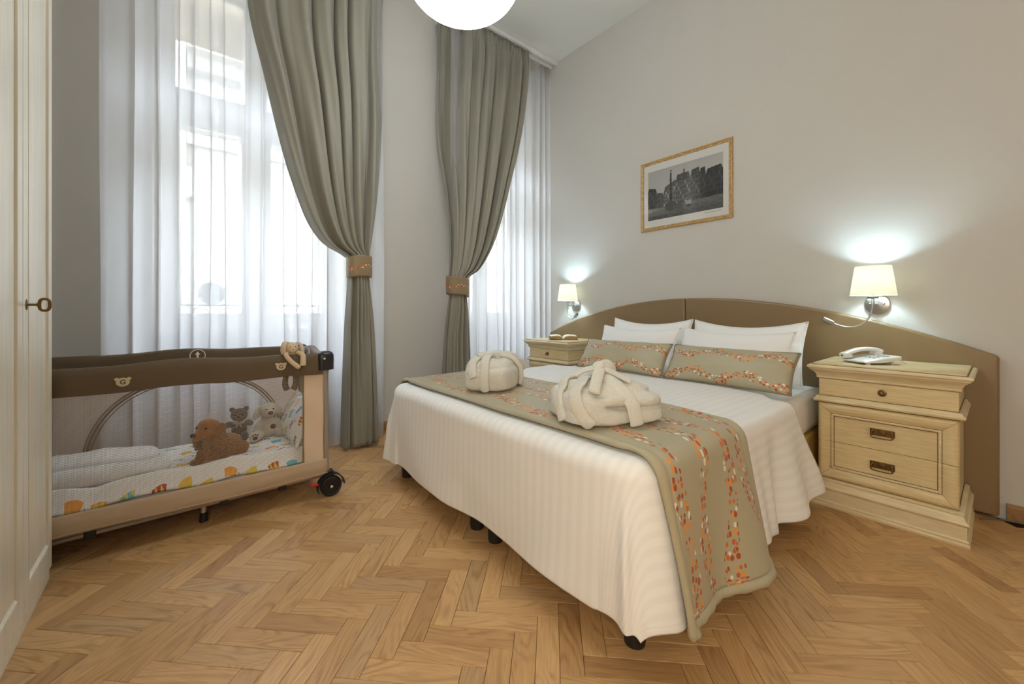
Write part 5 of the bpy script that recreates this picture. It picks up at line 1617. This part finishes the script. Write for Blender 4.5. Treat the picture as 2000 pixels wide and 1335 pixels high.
def band(name, pts, wd, th, mat, parent, Mx, up=(0, 0, 1), taper=True, on=None, ctr=(0, 0, 0.045)):
    p = bez(pts, 8); n = len(p)
    if on:       # lay the band on the cloth below it
        inv = Mx.inverted(); q = []
        for k in p:
            c = Vector((k.x * 0.55, k.y * 0.55, ctr[2] * 0.8)); d = (k - c).normalized()
            h = on.ray_cast(Mx @ (c + d * 0.4), (Mx.to_3x3() @ -d).normalized(), 0.5)
            q.append(inv @ h[0] + d * th * 0.95 if h[0] else k)
        p = q
        for _ in range(2): p = [p[0]] + [(p[k - 1] + p[k] * 2 + p[k + 1]) / 4 for k in range(1, n - 1)] + [p[-1]]
        up = None
    if up is None:
        rings = []
        for k in range(n):
            t = (p[min(k + 1, n - 1)] - p[max(k - 1, 0)]).normalized()
            o_ = (p[k] - Vector((p[k].x * 0.4, p[k].y * 0.4, 0.03))).normalized()
            nn = (o_ - t * o_.dot(t)).normalized(); bb = t.cross(nn)
            r = wd * (0.8 if k in (0, n - 1) else 1.0)
            rings.append([Mx @ (p[k] + nn * (th * math.sin(2 * PI * j / 18)) + bb * (r * math.copysign(abs(math.cos(2 * PI * j / 18)) ** 0.7, math.cos(2 * PI * j / 18)))) for j in range(18)])
        return MB().rings(rings).build(name, mat, parent, smooth=60)
    b = MB().tube(p, [wd * (0.75 if (taper and k in (0, n - 1)) else 1.0) for k in range(n)], 16, flat=th / wd, up=up)
    b.v = [Mx @ Vector(q) for q in b.v]
    return b.build(name, mat, parent, smooth=60)
RZ = DT + 0.012 + 0.020
# near robe, loosely folded with a knotted belt
L2 = Vector((1.252, 0.968, RZ)); M2 = Matrix.Translation(L2) @ Matrix.Rotation(R(-26), 4, 'Z')
e = empty('bathrobe', L2, 'folded cream terry bathrobe with a knotted belt nearest the foot corner', 'bathrobe', 'folded bathrobes on the bed')
fr2 = sculpt('folded_robe', [
    ((0.0, 0.0, 0.030), (0.190, 0.152, 0.030), Z0, 0.42), ((0.012, 0.002, 0.084), (0.180, 0.148, 0.023), (0, R(2), 0), 0.5),
    ((-0.110, 0.000, 0.060), (0.082, 0.150, 0.060), Z0, 0.75), ((-0.030, 0.01, 0.100), (0.125, 0.125, 0.038), (0, R(4), 0), 0.7),
    ((0.070, 0.030, 0.112), (0.115, 0.105, 0.022), (R(-6), R(10), 0), 0.7), ((0.080, -0.045, 0.108), (0.085, 0.050, 0.018), (R(8), R(9), R(10)), 0.75),
    ((0.075, 0.090, 0.122), (0.100, 0.030, 0.018), (0, R(10), R(-6)), 0.8)],
    M['terry'], e, M2, 0.0044, 0.0022, 120, 2,
    lambda p: 0.006 * math.sin(p.x * 46 + 22 * p.y + 2 * math.sin(p.y * 18)) * sst(0.06, 0.11, p.z) + 0.005 * noise.noise(p * 14))
tr2 = tree_of(fr2)
band('collar', [(-0.120, -0.152, 0.012), (-0.150, -0.140, 0.050), (-0.150, -0.095, 0.110), (-0.110, -0.045, 0.134), (-0.060, 0.010, 0.150)], 0.024, 0.008, M['terry'], e, M2, on=tr2)
band('collar', [(-0.192, -0.070, 0.015), (-0.192, -0.040, 0.060), (-0.160, 0.010, 0.112), (-0.100, 0.050, 0.140)], 0.024, 0.008, M['terry'], e, M2, on=tr2)
bt = band('belt', [(0.045, -0.166, 0.006), (0.040, -0.164, 0.040), (0.030, -0.148, 0.088), (0.008, -0.090, 0.134), (-0.018, -0.015, 0.158), (-0.030, 0.06, 0.150), (-0.040, 0.13, 0.118), (-0.045, 0.160, 0.060), (-0.045, 0.162, 0.012)], 0.026, 0.008, M['terry_belt'], e, M2, up=(0, -1, 0.3))
sculpt('knot', [((-0.022, -0.012, 0.178), (0.024, 0.020, 0.024), Z0), ((-0.020, 0.000, 0.196), (0.026, 0.018, 0.014), (R(15), R(-10), 0)), ((0.010, 0.002, 0.186), (0.022, 0.018, 0.014), (0, R(25), 0))], M['terry_belt'], bt, M2, 0.004, 0.002, 120, 2)
band('belt_tail', [(-0.026, -0.026, 0.186), (-0.050, -0.058, 0.168), (-0.078, -0.098, 0.142), (-0.098, -0.128, 0.118)], 0.021, 0.008, M['terry_belt'], bt, M2, up=(0.2, -0.3, 1))
band('belt_tail', [(0.000, -0.012, 0.184), (0.030, -0.026, 0.168), (0.062, -0.046, 0.150), (0.084, -0.060, 0.138)], 0.021, 0.008, M['terry_belt'], bt, M2, up=(0, -0.3, 1))
band('belt_loop', [(-0.030, 0.0, 0.188), (-0.070, 0.02, 0.176), (-0.098, 0.030, 0.160), (-0.108, 0.028, 0.150)], 0.020, 0.008, M['terry_belt'], bt, M2, up=(0, -0.3, 1))
band('belt_loop', [(0.0, 0.01, 0.196), (0.032, 0.018, 0.196), (0.050, 0.02, 0.178), (0.046, 0.018, 0.160)], 0.019, 0.008, M['terry_belt'], bt, M2, up=(0, -1, 0.6))
# far robe, rolled into a plump bundle with a plaited belt
L1 = Vector((1.300, 1.712, RZ)); M1 = Matrix.Translation(L1) @ Matrix.Rotation(R(33), 4, 'Z')
e = empty('bathrobe', L1, 'plump rolled cream terry bathrobe farther along the runner near the drape', 'bathrobe', 'folded bathrobes on the bed')
fr1 = sculpt('rolled_robe', [
    ((-0.020, 0.0, 0.062), (0.168, 0.122, 0.064), Z0, 0.42), ((-0.035, 0.0, 0.104), (0.138, 0.106, 0.054), Z0, 0.62),
    ((0.120, -0.055, 0.050), (0.075, 0.055, 0.048), (0, 0, R(15)), 0.8), ((0.125, 0.045, 0.055), (0.070, 0.060, 0.050), Z0, 0.8), ((0.165, -0.01, 0.035), (0.045, 0.080, 0.033), Z0, 0.8)],
    M['terry'], e, M1, 0.0048, 0.0022, 120, 3, lambda p: 0.006 * noise.noise(p * 16) + 0.005 * math.sin(p.y * 60 + 12 * p.x) * sst(0.05, 0.14, p.x))
tr1 = tree_of(fr1)
band('lapel', [(-0.190, -0.012, 0.010), (-0.192, -0.010, 0.060), (-0.165, -0.004, 0.125), (-0.105, 0.008, 0.150), (-0.050, 0.020, 0.158)], 0.022, 0.010, M['terry'], e, M1, on=tr1)
band('lapel', [(-0.190, 0.045, 0.070), (-0.165, 0.060, 0.118), (-0.110, 0.050, 0.150), (-0.055, 0.020, 0.162)], 0.022, 0.010, M['terry'], e, M1, on=tr1)
bt = band('belt', [(-0.060, 0.130, 0.012), (-0.060, 0.120, 0.080), (-0.055, 0.080, 0.140), (-0.045, 0.0, 0.168), (-0.010, -0.070, 0.150), (0.020, -0.118, 0.090), (0.030, -0.128, 0.015)], 0.022, 0.013, M['terry_belt'], e, M1, on=tr1)
band('belt_plait', [(-0.120, 0.050, 0.158), (-0.070, 0.012, 0.178), (-0.020, -0.030, 0.180), (0.040, -0.060, 0.162), (0.095, -0.080, 0.124), (0.140, -0.095, 0.070)], 0.018, 0.017, M['terry_belt'], bt, M1, on=tr1)
band('belt_plait', [(-0.080, -0.040, 0.160), (-0.035, 0.0, 0.182), (0.020, 0.020, 0.176), (0.070, 0.020, 0.150), (0.130, 0.0, 0.118), (0.175, -0.02, 0.07)], 0.017, 0.017, M['terry_belt'], bt, M1, on=tr1)
sculpt('knot', [((-0.040, -0.004, 0.168), (0.030, 0.022, 0.018), (0, 0, 0.6)), ((-0.015, -0.018, 0.170), (0.022, 0.020, 0.016), Z0)], M['terry_belt'], bt, M1, 0.004, 0.002, 120, 2)

# ------------------------------------------------------------------ telephone
pl = Vector((2.742, 0.425, 0.729)); Mp = Matrix.Translation(pl) @ Matrix.Rotation(R(-38), 4, 'Z')
ph = empty('telephone', pl, 'white push button desk telephone on the bedside cabinet', 'telephone')
def tr(b): b.v = [Mp @ Vector(q) for q in b.v]; return b
# wedge housing: low at the front (-x), raised at the back (+x)
def zt(x): return 0.016 + (x + 0.095) / 0.19 * 0.026
def zb(x): return 0.008 + max(0, (x + 0.02)) / 0.115 * 0.016
rs = []
for k in range(13):
    x = -0.095 + 0.19 * k / 12
    hw = 0.080 - 0.010 * (abs(2 * k / 12 - 1) ** 4); t, bt_ = zt(x) + 0.004 * math.sin(PI * k / 12), zb(x)
    rs.append([(x, -hw, bt_), (x, hw, bt_), (x, hw, t - 0.004), (x, hw - 0.006, t), (x, -hw + 0.006, t), (x, -hw, t - 0.004)])
tr(MB().rings(rs)).build('housing', M['phone'], ph, bevel=0.0025, seg=3)
for x, y in ((-0.075, -0.065), (-0.075, 0.065)): tr(MB().box(x - 0.008, x + 0.008, y - 0.006, y + 0.006, 0, 0.010)).build('foot', M['phone'], ph)
tr(MB().box(0.050, 0.062, -0.062, 0.062, 0, 0.022)).build('foot', M['phone'], ph)
for r_ in range(4):
    for c_ in range(3):
        x, y = 0.048 - r_ * 0.022, 0.002 - c_ * 0.021
        tr(MB().box(x - 0.0065, x + 0.0065, y - 0.007, y + 0.007, zt(x) - 0.001, zt(x) + 0.0052)).build('key', M['keys'], ph, bevel=0.0012)
# handset: arched bar with ear and mouth pieces
hs = bez([(-0.105, 0.050, 0.036), (-0.07, 0.051, 0.050), (-0.02, 0.052, 0.064), (0.03, 0.053, 0.068), (0.075, 0.053, 0.064), (0.100, 0.053, 0.054)], 6)
n = len(hs)
ho = tr(MB().tube(hs, [0.020 if 3 < k < n - 4 else 0.0235 - 0.001 * abs(2 - min(k, n - 1 - k)) for k in range(n)], 18, flat=0.55)).build('handset', M['phone'], ph, smooth=60)
tr(MB().superbox((-0.084, 0.051, 0.033), (0.022, 0.022, 0.012), 0.5)).build('mouthpiece', M['phone'], ho, smooth=60)
tr(MB().superbox((0.080, 0.053, 0.046), (0.022, 0.022, 0.013), 0.5)).build('earpiece', M['phone'], ho, smooth=60)
tr(MB().box(-0.108, -0.104, 0.046, 0.054, 0.030, 0.038)).build('socket', M['black'], ho)
tr(MB().tube(bez([(0.095, -0.03, 0.03), (0.125, -0.035, 0.012), (0.150, -0.03, 0.003), (0.19, 0.0, 0.003), (0.23, 0.05, 0.003)], 6), 0.0022, 8)).build('line_cord', M['phone'], ph, smooth=60)

# ------------------------------------------------------------------ open book
bl_ = Vector((2.770, 2.612, 0.729)); Mb = Matrix.Translation(bl_) @ Matrix.Rotation(R(-42), 4, 'Z')
bk = empty('open_book', bl_, 'open paperback book with a brown cover lying by the window side lamp', 'book')
def trb(b): b.v = [Mb @ Vector(q) for q in b.v]; return b
trb(MB().prism([(-0.128, 0.010), (-0.06, 0.004), (0.0, 0.0), (0.06, 0.0), (0.132, 0.002), (0.132, 0.004), (0.06, 0.003), (0.0, 0.003), (-0.06, 0.007), (-0.128, 0.0125)], 'Y', -0.088, 0.088)).build('cover', M['bookcover'], bk)
for sx in (-1, 1):
    for lay in range(5):
        top = [(sx * x, 0.004 + 0.82 * h * (1 - lay * 0.16)) for x, h in ((0.002, 0.012), (0.012, 0.030), (0.030, 0.041), (0.055, 0.046), (0.085, 0.044), (0.110, 0.041 - 0.004 * lay), (0.121 + 0.0015 * lay, 0.040 - 0.002 * lay))]
        bot = [(p[0], p[1] - 0.0062) for p in reversed(top)]
        bot[-1] = (bot[-1][0], 0.004)
        trb(MB().prism(top + bot, 'Y', -0.084 + 0.0006 * lay, 0.084)).build('pages', M['paper'] if lay == 0 else M['pageedge'], bk, smooth=25)
    # tight block below the loose leaves
    blk = [(sx * 0.001, 0.004), (sx * 0.120, 0.0045 if sx > 0 else 0.011), (sx * 0.119, 0.0105 if sx > 0 else 0.016), (sx * 0.02, 0.010)]
    trb(MB().prism(blk, 'Y', -0.083, 0.083)).build('pages', M['pageedge'], bk)

# ------------------------------------------------------------------ lamp flex on the floor by the skirting
cb = MB().tube(bez([(2.95, 0.062, 0.005), (2.97, 0.052, 0.005), (2.985, 0.035, 0.005), (3.02, -0.02, 0.005), (3.032, -0.12, 0.005), (3.034, -0.5, 0.005)], 8), 0.0035, 8)
prop(cb.build('power_cable', M['cable'], smooth=60), 'thin dark cable lying along the skirting beside the headboard', 'cable')
